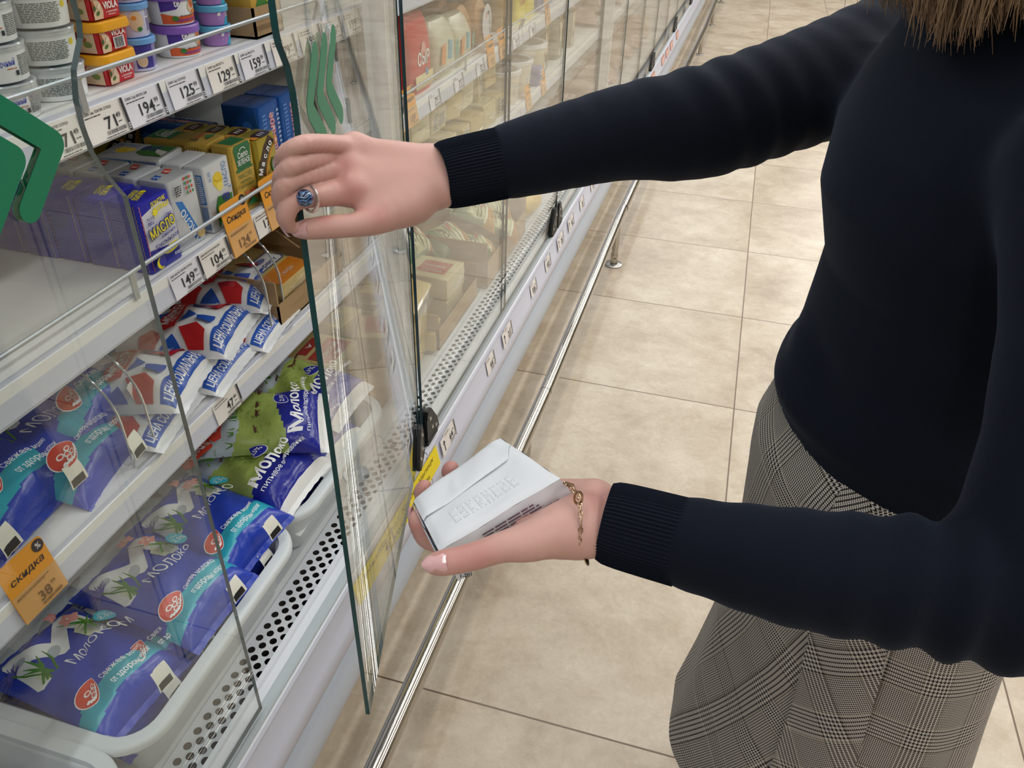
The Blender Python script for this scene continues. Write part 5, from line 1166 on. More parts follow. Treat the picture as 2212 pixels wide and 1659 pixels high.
pu, pv = [], []
D2 = C('#c6ccd6', .4); WH2 = C('#f4f8fc', .4)
fontd = {'E': ['111', '100', '111', '100', '111'], '3': ['111', '001', '111', '001', '111'], 'K': ['101', '110', '100', '110', '101'], 'R': ['111', '101', '111', '110', '101'], 'M': ['101', '111', '111', '101', '101'], '2': ['111', '001', '111', '100', '111']}
for ci, ch in enumerate('E3KRME2E'):
    for ri, row in enumerate(fontd[ch]):
        for xi, b_ in enumerate(row):
            if b_ == '1':
                u, v = .10 + .19 * ri / 4, .22 + .58 * (ci * 4 + xi) / 32
                cpt = bil(top, .5 + u - .02 * 0, v) + nrm * (crease(.5 + u, v))
                q.lathe([(.0011, .0), (.0009, .0007), (.0003, .0010)], PAPER, 7, xf=Matrix.Translation(cpt) @ nrm.to_track_quat('Z', 'Y').to_matrix().to_4x4())
q.build('embossed_code', held, label='row of embossed dots forming a code')
tb = [Vector(p) for p in ((-0.1430, 0.3803, 0.9906), (-0.1279, 0.3895, 0.9908), (-0.1312, 0.3863, 0.9840), (-0.1385, 0.3795, 0.9807))]
q = MB(); q.add([tuple(p) for p in tb] + [tuple(p + Vector((.0, .0006, -.0006))) for p in tb], [(0, 1, 2, 3), (7, 6, 5, 4), (0, 4, 5, 1), (1, 5, 6, 2), (2, 6, 7, 3), (3, 7, 4, 0)], PAPER)
ax_ = (tb[1] - tb[0]).normalized(); ay_ = (tb[0] - tb[3]); ay_ = (ay_ - ax_ * ay_.dot(ax_)).normalized()
a = Art(q, plane_fn(tb[3] + ax_ * .001 + ay_ * .0015, ax_, ay_)); a.text('1-201', .001, .001, .0032, INK, bold=.02)
q.build('wrapper_corner', held, smooth=False, label='corner of the wrapper with a printed date')

# ================================================================ the person
person = empty('person', (.22, .78, 0), 'woman in black sweater and checked grey skirt opening the door, white pack in hand', 'person')
inv = Matrix.Translation((-.22, -.78, 0))
def skin_mat():
    m, nt, b = node_mat('skin')
    at = N(nt, 'ShaderNodeAttribute', attribute_name='flush'); tc = N(nt, 'ShaderNodeTexCoord')
    n1 = N(nt, 'ShaderNodeTexNoise', i_Scale=45., i_Detail=4.); L(nt, tc, 'Object', n1, 'Vector')
    c1 = mixc(nt, math_node(nt, 'MULTIPLY', n1.outputs[0], .55), lin('#d2a79c'), lin('#c3948b'))
    c2 = mixc(nt, at.outputs['Fac'], c1, lin('#b8706c')); nt.links.new(c2, b.inputs['Base Color'])
    b.inputs['Roughness'].default_value = .48; b.inputs['Subsurface Weight'].default_value = .25; b.inputs['Subsurface Scale'].default_value = .004
    b.inputs['Subsurface Radius'].default_value = (1, .35, .2)
    n2 = N(nt, 'ShaderNodeTexNoise', i_Scale=420., i_Detail=3.); L(nt, tc, 'Object', n2, 'Vector')
    bp = N(nt, 'ShaderNodeBump', i_Strength=.10, i_Distance=.0006); L(nt, n2, 0, bp, 'Height'); L(nt, bp, 0, b, 'Normal')
    return m
SKIN = skin_mat(); NAIL = C('#e2b3b4', .12, coat=.8)
V3 = lambda *p: np.array(p, float)
def spline(pts, n=4):
    p = [np.array([*a, r], float) for a, r in pts]; out = []
    for i in range(len(p) - 1):
        a, b, c, d = p[max(i - 1, 0)], p[i], p[i + 1], p[min(i + 2, len(p) - 1)]
        for k in range(n):
            t = k / n; q = .5 * ((2 * b) + (c - a) * t + (2 * a - 5 * b + 4 * c - d) * t * t + (3 * b - a - 3 * c + d) * t ** 3); out.append((tuple(q[:3]), float(q[3])))
    out.append((tuple(p[-1][:3]), float(p[-1][3]))); return out
def chain(P, pts, k=.004):
    d = None
    for (a, ra), (b, rb) in zip(pts[:-1], pts[1:]):
        c = cone(P, a, b, ra, rb); d = c if d is None else smin(d, c, k)
    return d
def hand_sdf(palm, fingers, thumb, web, bumps=(), kp=.010, kf=.0045, wrist=None):
    def f(P):
        d = None
        for c in palm: x = chain(P, c, .006); d = x if d is None else smin(d, x, kp)
        for c in web: d = smin(d, chain(P, c, .006), .012)
        t = chain(P, spline(thumb), .002); d = smin(d, t, .012)
        for c, r in bumps: d = smin(d, cone(P, c, c, r, r), .012)
        fs = [chain(P, spline(c), .0015) for c in fingers]
        out = d
        # every finger blends into the palm, but stays a finger beside its neighbour
        for x in fs: out = np.minimum(out, smin(d, x, kf)) if False else smin(out, x, .0022) if False else np.minimum(out, smin(d, x, kf))
        return out
    return f
def bounds(chains, pad):
    p = np.array([a for c in chains for a, r in c]); return p.min(0) - pad, p.max(0) + pad
RF = {
 'index': [((-0.3346, 0.6395, 1.1664), .0125), ((-0.3465, 0.6156, 1.1708), .0108), ((-0.3594, 0.5873, 1.1748), .0094), ((-0.3663, 0.5794, 1.1627), .0082), ((-0.3680, 0.5845, 1.1495), .0060)],
 'middle': [((-0.3419, 0.6532, 1.1831), .0120), ((-0.3531, 0.6236, 1.1881), .0098), ((-0.3591, 0.5867, 1.1931), .0090), ((-0.3697, 0.5821, 1.1801), .0080), ((-0.3759, 0.5914, 1.1620), .0062)],
 'ring': [((-0.3468, 0.6683, 1.1918), .0110), ((-0.3535, 0.6315, 1.1992), .0092), ((-0.3534, 0.5899, 1.2079), .0084), ((-0.3672, 0.5847, 1.1969), .0074), ((-0.3802, 0.5970, 1.1784), .0058)],
 'pinky': [((-0.3406, 0.6726, 1.1974), .0100), ((-0.3489, 0.6319, 1.2122), .0080), ((-0.3488, 0.5944, 1.2230), .0073), ((-0.3625, 0.5873, 1.2165), .0064), ((-0.3731, 0.5927, 1.2051), .0048)]}
RT = [((-0.2818, 0.6707, 1.1499), .0185), ((-0.3047, 0.6347, 1.1450), .0135), ((-0.3202, 0.6174, 1.1442), .0104), ((-0.3360, 0.6051, 1.1452), .0102), ((-0.3539, 0.5949, 1.1446), .0090), ((-0.3624, 0.5929, 1.1432), .0066)]
RPALM = [[RF['pinky'][0], ((-0.2781, 0.7072, 1.1784), .0170), ((-0.2267, 0.7403, 1.1738), .0170)], [RF['ring'][0], ((-0.2759, 0.7010, 1.1724), .0180)], [RF['middle'][0], ((-0.2698, 0.6969, 1.1644), .0190), ((-0.2259, 0.7378, 1.1700), .0180)], [RF['index'][0], ((-0.2655, 0.6913, 1.1585), .0175), ((-0.2248, 0.7343, 1.1666), .0170)]]
RWEB = [[((-0.2860, 0.6636, 1.1520), .0165), ((-0.3157, 0.6452, 1.1550), .0120)], [((-0.2818, 0.6840, 1.1614), .019), ((-0.3242, 0.6564, 1.1703), .0125)]]
fR = hand_sdf(RPALM, list(RF.values()), RT, RWEB, [((-0.3397, 0.6503, 1.1861), .0115), ((-0.3307, 0.6374, 1.1717), .0115), ((-0.3433, 0.6636, 1.1946), .0105), ((-0.3394, 0.6725, 1.2002), .0095)])
LF = {
 'index': [((-0.1305, 0.4490, 0.9730), .0115), ((-0.1579, 0.4348, 0.9634), .0096), ((-0.1795, 0.4257, 0.9674), .0086), ((-0.1886, 0.4267, 0.9811), .0076), ((-0.1921, 0.4300, 0.9853), .0058)],
 'middle': [((-0.1308, 0.4705, 0.9715), .0115), ((-0.1724, 0.4704, 0.9623), .0094), ((-0.1967, 0.4679, 0.9713), .0084), ((-0.1992, 0.4632, 0.9816), .0074), ((-0.1973, 0.4632, 0.9880), .0056)],
 'ring': [((-0.1276, 0.4876, 0.9731), .0108), ((-0.1638, 0.4956, 0.9697), .0088), ((-0.1818, 0.4942, 0.9780), .0080), ((-0.1835, 0.4875, 0.9885), .0070), ((-0.1812, 0.4861, 0.9945), .0056)],
 'pinky': [((-0.1169, 0.5016, 0.9746), .0098), ((-0.1409, 0.5114, 0.9761), .0076), ((-0.1538, 0.5110, 0.9839), .0070), ((-0.1558, 0.5064, 0.9924), .0060), ((-0.1546, 0.5052, 0.9973), .0048)]}
LT = [((-0.0606, 0.4374, 1.0098), .0210), ((-0.0891, 0.4058, 1.0132), .0150), ((-0.1084, 0.3923, 1.0138), .0108), ((-0.1281, 0.3795, 1.0104), .0096), ((-0.1448, 0.3702, 1.0089), .0089), ((-0.1523, 0.3675, 1.0079), .0070)]
LPALM = [[LF['index'][0], ((-0.0549, 0.4476, 1.0044), .0180), ((-0.0043, 0.4445, 1.0075), .0165)], [LF['middle'][0], ((-0.0533, 0.4589, 1.0019), .0175)], [LF['ring'][0], ((-0.0552, 0.4680, 1.0031), .0160), ((-0.0048, 0.4503, 1.0052), .0165)], [LF['pinky'][0], ((-0.0543, 0.4724, 1.0054), .0150)]]
LWEB = [[((-0.0622, 0.4290, 1.0075), .0190), ((-0.0980, 0.4277, 0.9979), .0140)], [((-0.0493, 0.4376, 1.0041), .0180), ((-0.0040, 0.4428, 1.0068), .0165)]]
fL = hand_sdf(LPALM, list(LF.values()), LT, LWEB)
# head, neck, legs and arms of the same body (mostly under clothes and hair)
HC = V3(.165, .800, 1.500); FD = V3(-.96, -.28, 0)
FX, FY = FD, V3(.28, -.96, 0)                      # facing, her left
HR = np.stack([FX, FY, V3(0, 0, 1)], 1)
def fbody(P):
    d = ellipsoid(P, HC, (.098, .074, .118), HR)
    d = smin(d, ellipsoid(P, HC + FX * .028 - V3(0, 0, .062), (.062, .052, .060), HR), .03)          # jaw
    d = smin(d, cone(P, HC + FX * .088 + V3(0, 0, .008), HC + FX * .108 - V3(0, 0, .026), .008, .012), .012)   # nose
    for s_ in (-1, 1):
        d = smin(d, ellipsoid(P, HC + FY * .074 * s_ - V3(0, 0, .012) - FX * .006, (.018, .008, .030), HR), .006)   # ears
        d = smin(d, ellipsoid(P, HC + FX * .088 + FY * .030 * s_ + V3(0, 0, .030), (.012, .020, .007), HR), .012)   # brow
        d = np.maximum(d, -ellipsoid(P, HC + FX * .103 + FY * .030 * s_ + V3(0, 0, .010), (.016, .016, .010), HR) * 1.0)
    for z_ in (-.056, -.068): d = smin(d, ellipsoid(P, HC + FX * .090 - V3(0, 0, -z_), (.010, .022, .006), HR), .006)
    d = smin(d, cone(P, HC - V3(0, 0, .09) - FX * .012, (.20, .81, 1.28), .048, .056), .025)
    d = smin(d, cone(P, (.215, .79, 1.24), (.225, .775, 1.0), .085, .09), .05)
    d = smin(d, cone(P, (.225, .77, 1.0), (.225, .77, .88), .10, .115), .05)
    for y in (.685, .855):
        d = smin(d, cone(P, (.225, y, .86), (.215, y, .47), .085, .056), .05); d = smin(d, cone(P, (.215, y, .47), (.232, y, .28), .054, .052), .02); d = smin(d, cone(P, (.232, y, .28), (.235, y, .07), .052, .034), .02); d = smin(d, cone(P, (.24, y, .05), (.17, y - .015, .035), .034, .026), .02)
    for a in (((.25, .615, 1.255), (.262, .52, 1.15), .044, .040), ((.262, .52, 1.15), (0.2423, 0.4416, 1.0256), .040, .036), ((0.2423, 0.4416, 1.0256), (-0.0185, 0.4440, 1.0086), .038, .023), ((0.1776, 1.0845, 1.2457), (-0.0409, 0.8821, 1.1937), .05, .042), ((-0.0409, 0.8821, 1.1937), (-0.2448, 0.7215, 1.1684), .040, .024)): d = smin(d, cone(P, *a), .02)
    return d
bm_v = []; bm_f = []; bm_fl = []
def addnet(f, lo, hi, h, spots):
    v, fc = surface_net(f, lo, hi, h)
    # settle the net onto the surface
    e = h * .3
    for _ in range(2):
        d0 = f(v); g = np.stack([f(v + e * np.eye(3)[k]) - f(v - e * np.eye(3)[k]) for k in range(3)], -1); g /= np.maximum(np.linalg.norm(g, axis=1, keepdims=True), 1e-9); v = v - g * d0[:, None]
    fl_ = np.zeros(len(v))
    for c, r in spots: fl_ = np.maximum(fl_, np.exp(-((np.linalg.norm(v - V3(*c), axis=1) / r) ** 2)))
    o = sum(len(x) for x in bm_v); bm_v.append(v); bm_f.append(fc + o); bm_fl.append(fl_)
lo, hi = bounds(list(RF.values()) + [RT] + RPALM, .03); addnet(fR, lo, hi, .0016, [((-0.3356, 0.6398, 1.1900), .012), ((-0.3241, 0.6270, 1.1749), .013), ((-0.3605, 0.6435, 1.2116), .006), ((-0.3638, 0.5974, 1.1888), .008), ((-0.3702, 0.6150, 1.1982), .006), ((-0.3585, 0.5850, 1.1783), .007), ((-0.3409, 0.6009, 1.1551), .008), ((-0.3977, 0.6340, 1.1910), .008), ((-0.2967, 0.6238, 1.1567), .012), ((-0.3087, 0.6290, 1.1508), .012)])
lo, hi = bounds(list(LF.values()) + [LT] + LPALM, .03); addnet(fL, lo, hi, .0016, [((-0.1319, 0.3725, 1.0249), .018), ((-0.1440, 0.3671, 1.0218), .012), ((-0.1834, 0.4830, 0.9964), .012), ((-0.1975, 0.4580, 0.9930), .010), ((-0.0508, 0.4510, 1.0340), .018), ((-0.1216, 0.3725, 1.0211), .016), ((-0.1884, 0.4212, 0.9822), .010)])
addnet(fbody, V3(-.36, .33, -.01), V3(.50, 1.16, 1.62), .0085, [])
me = bpy.data.meshes.new('body'); me.from_pydata(np.concatenate(bm_v).tolist(), [], np.concatenate(bm_f).tolist())
me.materials.append(SKIN); at = me.attributes.new('flush', 'FLOAT', 'POINT'); at.data.foreach_set('value', np.clip(np.concatenate(bm_fl) * .55, 0, 1).astype(np.float32)); me.shade_smooth(); me.transform(inv)
o = bpy.data.objects.new('body', me); COL.objects.link(o); o.parent = person
def part(q, name, parent=person, smooth=True, **kw):
    me = q.mesh(name, smooth); 
    if parent is person: me.transform(inv)
    else: me.transform(inv)
    o = bpy.data.objects.new(name, me); COL.objects.link(o); o.parent = parent; return tag(o, **kw)
def nail(c, along, up, l, w_, name='fingernail'):
    """nail plate: c base centre, along finger direction, up away from the bone"""
    c, along, up = Vector(c), Vector(along).normalized(), Vector(up); up = (up - along * up.dot(along)).normalized(); sd_ = along.cross(up)
    q = MB(); vs = []; n1, n2 = 8, 10
    for i in range(n1 + 1):
        t_ = i / n1; ww = w_ / 2 * (1 - .10 * t_) * (math.sqrt(max(0, 1 - max(0, (t_ - .6) / .4) ** 2)) * .5 + .5) * (.82 + .18 * min(1, t_ / .15)) * 1.0
        for j in range(n2 + 1):
            a = (-1 + 2 * j / n2) * 1.0; vs.append(tuple(c + along * (l * t_) + sd_ * (ww * math.sin(a) / math.sin(1.0)) + up * (w_ * .55 * (math.cos(a) - 1) + .0008 - .0022 * t_ * t_)))
    fs = [(i * (n2 + 1) + j, i * (n2 + 1) + j + 1, (i + 1) * (n2 + 1) + j + 1, (i + 1) * (n2 + 1) + j) for i in range(n1) for j in range(n2)]
    nv_ = len(vs); q.add(vs + [tuple(Vector(v) - up * .0007) for v in vs], fs + [tuple(x + nv_ for x in f[::-1]) for f in fs], NAIL); part(q, name, label='glossy pink fingernail')
camv = Vector((0, 0, 1.44))
def tipnail(chain_, upv, l, w_, back=.0115, lift=0.):
    a, b = Vector(chain_[-2][0]), Vector(chain_[-1][0]); ra, rb = chain_[-2][1], chain_[-1][1]; ln = (b - a).length; d = (b - a) / ln; up = Vector(upv); up = (up - d * up.dot(d)).normalized()
    s_ = max(0, min(1, 1 - (back - .006) / ln)); r = ra + (rb - ra) * s_; al = (d - up * ((ra - rb) / ln * .7)).normalized()
    nail(b - d * (back - .006) + up * (r + .0004 + lift), al, up, l, w_)
tipnail(RT, camv - Vector(RT[-1][0]), .0185, .0130, .016, .0007)
tipnail(RF['index'], Vector((-.8, -.55, -.2)), .0160, .0120, .011)
tipnail(RF['pinky'], Vector((-.8, -.5, .35)), .0125, .0090, .010)
tipnail(RF['ring'], Vector((-.85, -.45, .1)), .0130, .0105, .011)
tipnail(RF['middle'], Vector((-.9, -.4, 0)), .0130, .0110, .011)
tipnail(LT, camv - Vector(LT[-1][0]), .0190, .0135, .016, .0007)
tipnail(LF['index'], Vector((-.8, .1, .2)), .0140, .0110, .010)

# ---------------------------------------------------------------- sweater
def knit(name, h, stripe=0):
    m, nt, b = node_mat(name); b.inputs['Base Color'].default_value = lin(h); b.inputs['Roughness'].default_value = .92; b.inputs['Specular IOR Level'].default_value = .18
    b.inputs['Sheen Weight'].default_value = .06; b.inputs['Sheen Roughness'].default_value = .5; b.inputs['Sheen Tint'].default_value = (.5, .65, 1, 1)
    tc = N(nt, 'ShaderNodeTexCoord'); n1 = N(nt, 'ShaderNodeTexNoise', i_Scale=900., i_Detail=2.); L(nt, tc, 'Object', n1, 'Vector')
    bp = N(nt, 'ShaderNodeBump', i_Strength=.35, i_Distance=.0012); L(nt, n1, 0, bp, 'Height'); L(nt, bp, 0, b, 'Normal'); return m
KNIT = knit('black_knit', '#09101c')
RS = [((-0.2192, 0.7396, 1.1735), .0300), ((-0.2055, 0.7500, 1.1760), .0350), ((-0.1699, 0.7799, 1.1817), .0400), ((-0.1082, 0.8337, 1.1898), .0470), ((-0.0407, 0.8833, 1.1919), .0570), ((0.0282, 0.9422, 1.2063), .0600), ((0.1007, 1.0111, 1.2246), .0645), ((0.1824, 1.0875, 1.2481), .0720)]
LS = [((-0.0026, 0.4435, 1.0090), .0285), ((0.0271, 0.4417, 1.0095), .0325), ((0.0672, 0.4380, 1.0122), .0370), ((0.1090, 0.4369, 1.0143), .0415), ((0.1847, 0.4395, 1.0214), .0450), ((0.2421, 0.4424, 1.0269), .0500), (.262, .52, 1.15), (.25, .615, 1.265)]
LS[6] = (LS[6], .056); LS[7] = (LS[7], .064)
TORSO = np.array([(.90, .226, .762, .122, .160), (.945, .226, .765, .127, .165), (.985, .226, .768, .127, .164), (1.03, .228, .772, .116, .155), (1.10, .228, .78, .110, .157), (1.17, .222, .79, .126, .166), (1.225, .216, .80, .115, .170), (1.275, .21, .805, .088, .160), (1.31, .205, .81, .074, .112), (1.345, .203, .81, .068, .074), (1.39, .198, .81, .064, .068)])
RSs = spline(RS, 3); LSs = spline(LS[:6], 3)
def fsweater(P):
    z = P[..., 2]; I = lambda k: np.interp(z, TORSO[:, 0], TORSO[:, k])
    dx, dy = P[..., 0] - I(1), P[..., 1] - I(2); f = dx * FX[0] + dy * FX[1]; s_ = dx * FY[0] + dy * FY[1]
    rf, rs = I(3), I(4); k = np.sqrt((f / rf) ** 2 + (s_ / rs) ** 2)
    d = (k - 1) * np.minimum(rf, rs) * .9
    d = np.maximum(d, z - 1.378)
    ang = np.arctan2(s_, f)
    d = d - .006 * np.exp(-((z - .972) / .016) ** 2) * (1 + .6 * np.sin(3 * ang + 1)) - .0035 * np.exp(-((z - 1.01) / .03) ** 2) * np.sin(5 * ang + 40 * z)
    cutz = .945 - .020 * np.sin(ang) + .004 * np.sin(2 * ang + .5)
    d = np.maximum(d, cutz - z)
    R_ = chain(P, RSs, .006); ax = V3(*RS[7][0]) - V3(*RS[0][0]); ln = np.linalg.norm(ax); ax /= ln; t = (P - V3(*RS[0][0])) @ ax / ln
    tw = P @ V3(.2, .1, 1.) * 14
    R_ = R_ - (.0017 * np.exp(-((t - .47) / .13) ** 2) + .0010 * np.exp(-((t - .75) / .12) ** 2) + .0003) * np.sin(2 * np.pi * t * 12 + 2.2 * np.sin(tw) + tw * .5 + 1.7 * np.sin(9 * t)) * (.6 + .4 * np.sin(tw * 1.7 + 4 * t))
    d = smin(d, R_, .045)
    Lm = chain(P, LSs, .006); ax2 = V3(*LS[5][0]) - V3(*LS[0][0]); l2 = np.linalg.norm(ax2); ax2 /= l2; t2 = (P - V3(*LS[0][0])) @ ax2 / l2
    tw2 = P @ V3(.1, .6, .8) * 20
    Lm = Lm - (.0034 * np.exp(-((t2 - .86) / .22) ** 2) + .0005) * np.sin(2 * np.pi * t2 * 7 + 1.2 * np.sin(tw2) + tw2 * .4)
    Lu = chain(P, LS[5:], .02); d = smin(d, Lu, .035)
    return smin(d, Lm, .012)
v, f = surface_net(fsweater, V3(-.34, .33, .90), V3(.42, 1.18, 1.40), .0052)
e = .002
for _ in range(2):
    d0 = fsweater(v); g = np.stack([fsweater(v + e * np.eye(3)[k]) - fsweater(v - e * np.eye(3)[k]) for k in range(3)], -1); g /= np.maximum(np.linalg.norm(g, axis=1, keepdims=True), 1e-9); v = v - g * np.clip(d0, -.004, .004)[:, None]
q = MB(); q.add(v.tolist(), f.tolist(), KNIT); sweater = part(q, 'sweater', label='fine black knit sweater with long sleeves')
def cuff(e0, axis_to, r0, r1, ln, flat=1.0, updir=None):
    e0 = Vector(e0); ax = (Vector(axis_to) - e0).normalized(); u_ = Vector(updir); u_ = (u_ - ax * u_.dot(ax)).normalized(); w_ = ax.cross(u_); n = 264; rings = []
    for k in range(13):
        t_ = k / 12; r = r0 + (r1 - r0) * t_; r -= .0022 * math.exp(-t_ * 9) if k else .0030; ring = []
        for i in range(n):
            a = 2 * math.pi * i / n; rb = .0007 * math.sin(66 * a); ring.append(tuple(e0 + ax * (ln * t_) + u_ * ((r + rb) * math.cos(a)) + w_ * ((r * flat + rb) * math.sin(a))))
        rings.append(ring)
    inner = [[tuple(e0 + ax * (ln * .35 * (1 - k)) + u_ * ((r0 - .0045) * math.cos(2 * math.pi * i / n)) + w_ * ((r0 * flat - .0045) * math.sin(2 * math.pi * i / n))) for i in range(n)] for k in (0, 1)]
    q = MB(); q.loft(inner + rings, KNIT, cap0=False, cap1=False); part(q, 'cuff', sweater, label='ribbed black cuff')
cuff((-0.2656, 0.7000, 1.1689), (-0.2248, 0.7341, 1.1732), .0325, .0345, .064, .92, (0, .3, 1))
cuff((-0.0418, 0.4451, 1.0101), (-0.0008, 0.4429, 1.0092), .0325, .0335, .060, .95, (0, .3, 1))

# ---------------------------------------------------------------- checked skirt
def plaid():
    m, nt, b = node_mat('glen_check_wool'); uv = N(nt, 'ShaderNodeUVMap', uv_map='uv'); sp = N(nt, 'ShaderNodeSeparateXYZ'); L(nt, uv, 0, sp, 0)
    P8 = .0050; REP = .078; mm = lambda op, a, b_=None: math_node(nt, op, a, b_)
    cols = []
    for i in (0, 1):
        u = mm('ADD', sp.outputs[i], 10.0); band = mm('LESS_THAN', mm('FRACT', mm('DIVIDE', u, REP)), .42)
        big = mm('LESS_THAN', mm('FRACT', mm('DIVIDE', u, P8)), .5); fine = mm('LESS_THAN', mm('FRACT', mm('DIVIDE', u, P8 / 2)), .5)
        th = mm('ADD', mm('MULTIPLY', big, band), mm('MULTIPLY', fine, mm('SUBTRACT', 1.0, band)))
        c = mixc(nt, th, lin('#ccc4bc'), lin('#141016'))
        fr = mm('FRACT', mm('DIVIDE', u, REP)); pin = mm('ADD', mm('LESS_THAN', mm('ABSOLUTE', mm('SUBTRACT', fr, .985)), .007), mm('LESS_THAN', mm('ABSOLUTE', mm('SUBTRACT', fr, .437)), .007))
        cols.append(mixc(nt, pin, c, lin('#928a70')))
    tw = mm('LESS_THAN', mm('FRACT', mm('DIVIDE', mm('ADD', mm('ADD', sp.outputs[0], sp.outputs[1]), 10.0), P8 / 2)), .5)
    nt.links.new(mixc(nt, tw, cols[0], cols[1]), b.inputs['Base Color']); b.inputs['Roughness'].default_value = .9; b.inputs['Specular IOR Level'].default_value = .2; b.inputs['Sheen Weight'].default_value = .05
    tc = N(nt, 'ShaderNodeTexCoord'); n1 = N(nt, 'ShaderNodeTexNoise', i_Scale=700., i_Detail=2.); L(nt, tc, 'Object', n1, 'Vector'); bp = N(nt, 'ShaderNodeBump', i_Strength=.4, i_Distance=.001); L(nt, n1, 0, bp, 'Height'); L(nt, bp, 0, b, 'Normal'); return m
PLAID = plaid()
SK = np.array([(1.0, .226, .768, .112, .150), (.95, .226, .766, .124, .160), (.90, .227, .762, .136, .172), (.84, .238, .757, .140, .184), (.76, .246, .753, .142, .188), (.66, .252, .750, .144, .196), (.56, .256, .748, .153, .205), (.46, .258, .746, .168, .218), (.36, .260, .745, .186, .232)])
def skirt_panel(name, a0, a1, rot, uo, lift, n=60, m_=56, edge_in=.0, label=None, zlo=.36):
    q = MB(); vs = []; uv = []; ca, sa = math.cos(rot), math.sin(rot)
    for j in range(m_ + 1):
        z = 1.0 - (1.0 - zlo) * j / m_
        cx, cy, rf, rs = [np.interp(-z, -SK[:, 0], SK[:, k]) for k in (1, 2, 3, 4)]
        for i in range(n + 1):
            a = math.radians(a0 + (a1 - a0) * i / n); g = max(0, (1.0 - z - .04))
            wv = .004 * g * math.sin(6 * a + 2.6) + .005 * g * math.sin(11 * a + 5 * z)
            ed = min(i, n - i) / n; li = lift * max(0, min(1, (.95 - z) / .09))
            ff, ss = (rf + wv + li) * math.cos(a), (rs + wv + li) * math.sin(a)
            vs.append((cx + FX[0] * ff + FY[0] * ss, cy + FX[1] * ff + FY[1] * ss, z))
            s_ = math.radians(a0 + (a1 - a0) * i / n) * .185; t_ = z; uv.append((s_ * ca - t_ * sa + uo, s_ * sa + t_ * ca + uo * .7))
    w_ = n + 1; fs = [(j * w_ + i, (j + 1) * w_ + i, (j + 1) * w_ + i + 1, j * w_ + i + 1) for j in range(m_) for i in range(n)]
    nv_ = len(vs); c0 = Vector((.227, .757, 0))
    inn = [(x + (c0.x - x) * .012, y + (c0.y - y) * .012, z) for x, y, z in vs]
    bd = [j * w_ for j in range(m_ + 1)], [j * w_ + n for j in range(m_ + 1)], list(range(w_)), [m_ * w_ + i for i in range(w_)]
    ef = []
    for b_ in bd:
        for k in range(len(b_) - 1): ef.append((b_[k], b_[k + 1], b_[k + 1] + nv_, b_[k] + nv_))
    q.add(vs + inn, fs + [tuple(x + nv_ for x in f_[::-1]) for f_ in fs] + ef, PLAID); q.uv = uv + uv
    return q
sk = part(skirt_panel('skirt', -62, 298, .06, .0, 0, 160), 'skirt', label='grey checked wool skirt')
part(skirt_panel('front_flap', -30, 44, -1.2, .013, .006, 60, edge_in=1), 'front_flap', sk, label='overlapping front flap, checks cut on the bias')
part(skirt_panel('side_pleat', 40, 66, -.6, .02, .0105, 30, edge_in=1), 'side_pleat', sk, label='narrow pleat beside the front flap')
# shoes
for y in (.685, .855):
    q = MB(); q.loft([[(.27 - .02 * k + 0 * k + math.cos(t_) * (.040 if k < 2 else .036) - (.0), y + math.sin(t_) * .038, .002 + .03 * k) for t_ in [2 * math.pi * i / 20 for i in range(20)]] for k in range(3)], BLACK)
    q.rrect([(0, .002), (.002, .01), (0, .04), (-.012, .066), (-.03, .075)], BLACK, .20, .076, .036, 6, (.228, y - .01, 0)); part(q, 'shoe', label='black shoe')
# ---------------------------------------------------------------- hair
def hair_mat():
    m, nt, b = node_mat('brown_hair'); tc = N(nt, 'ShaderNodeTexCoord'); n1 = N(nt, 'ShaderNodeTexNoise', i_Scale=60., i_Detail=3.); mp = N(nt, 'ShaderNodeMapping'); mp.inputs['Scale'].default_value = (1, 1, .08); L(nt, tc, 'Object', mp, 0); L(nt, mp, 0, n1, 'Vector')
    nt.links.new(mixc(nt, n1.outputs[0], lin('#4f3b2b'), lin('#b08e6c')), b.inputs['Base Color']); b.inputs['Roughness'].default_value = .42; b.inputs['Specular IOR Level'].default_value = .4; return m
HAIR = hair_mat(); r = random.Random(21); q = MB()
capv, capf = surface_net(lambda P: np.maximum(ellipsoid(P, HC - FX * .016 + V3(0, 0, .012), (.108, .088, .118), HR), np.minimum((P - HC) @ FX - .060, 0 * P[..., 0] + ((P - HC) @ FX) - .045)), HC - .15, HC + .15, .007)
q.add(capv.tolist(), capf.tolist(), HAIR)
capv, capf = surface_net(lambda P: np.maximum(np.maximum(smin(ellipsoid(P, HC - FX * .02 - V3(0, 0, .055), (.108, .100, .125), HR), ellipsoid(P, HC - FX * .02 - V3(0, 0, .10), (.115, .118, .06), HR), .03), (P - HC) @ FX - .075), HC[2] - .138 + .006 * np.sin(P[..., 0] * 160 + P[..., 1] * 120) - P[..., 2]), HC - .19, HC + .15, .006)
q.add(capv.tolist(), capf.tolist(), HAIR)
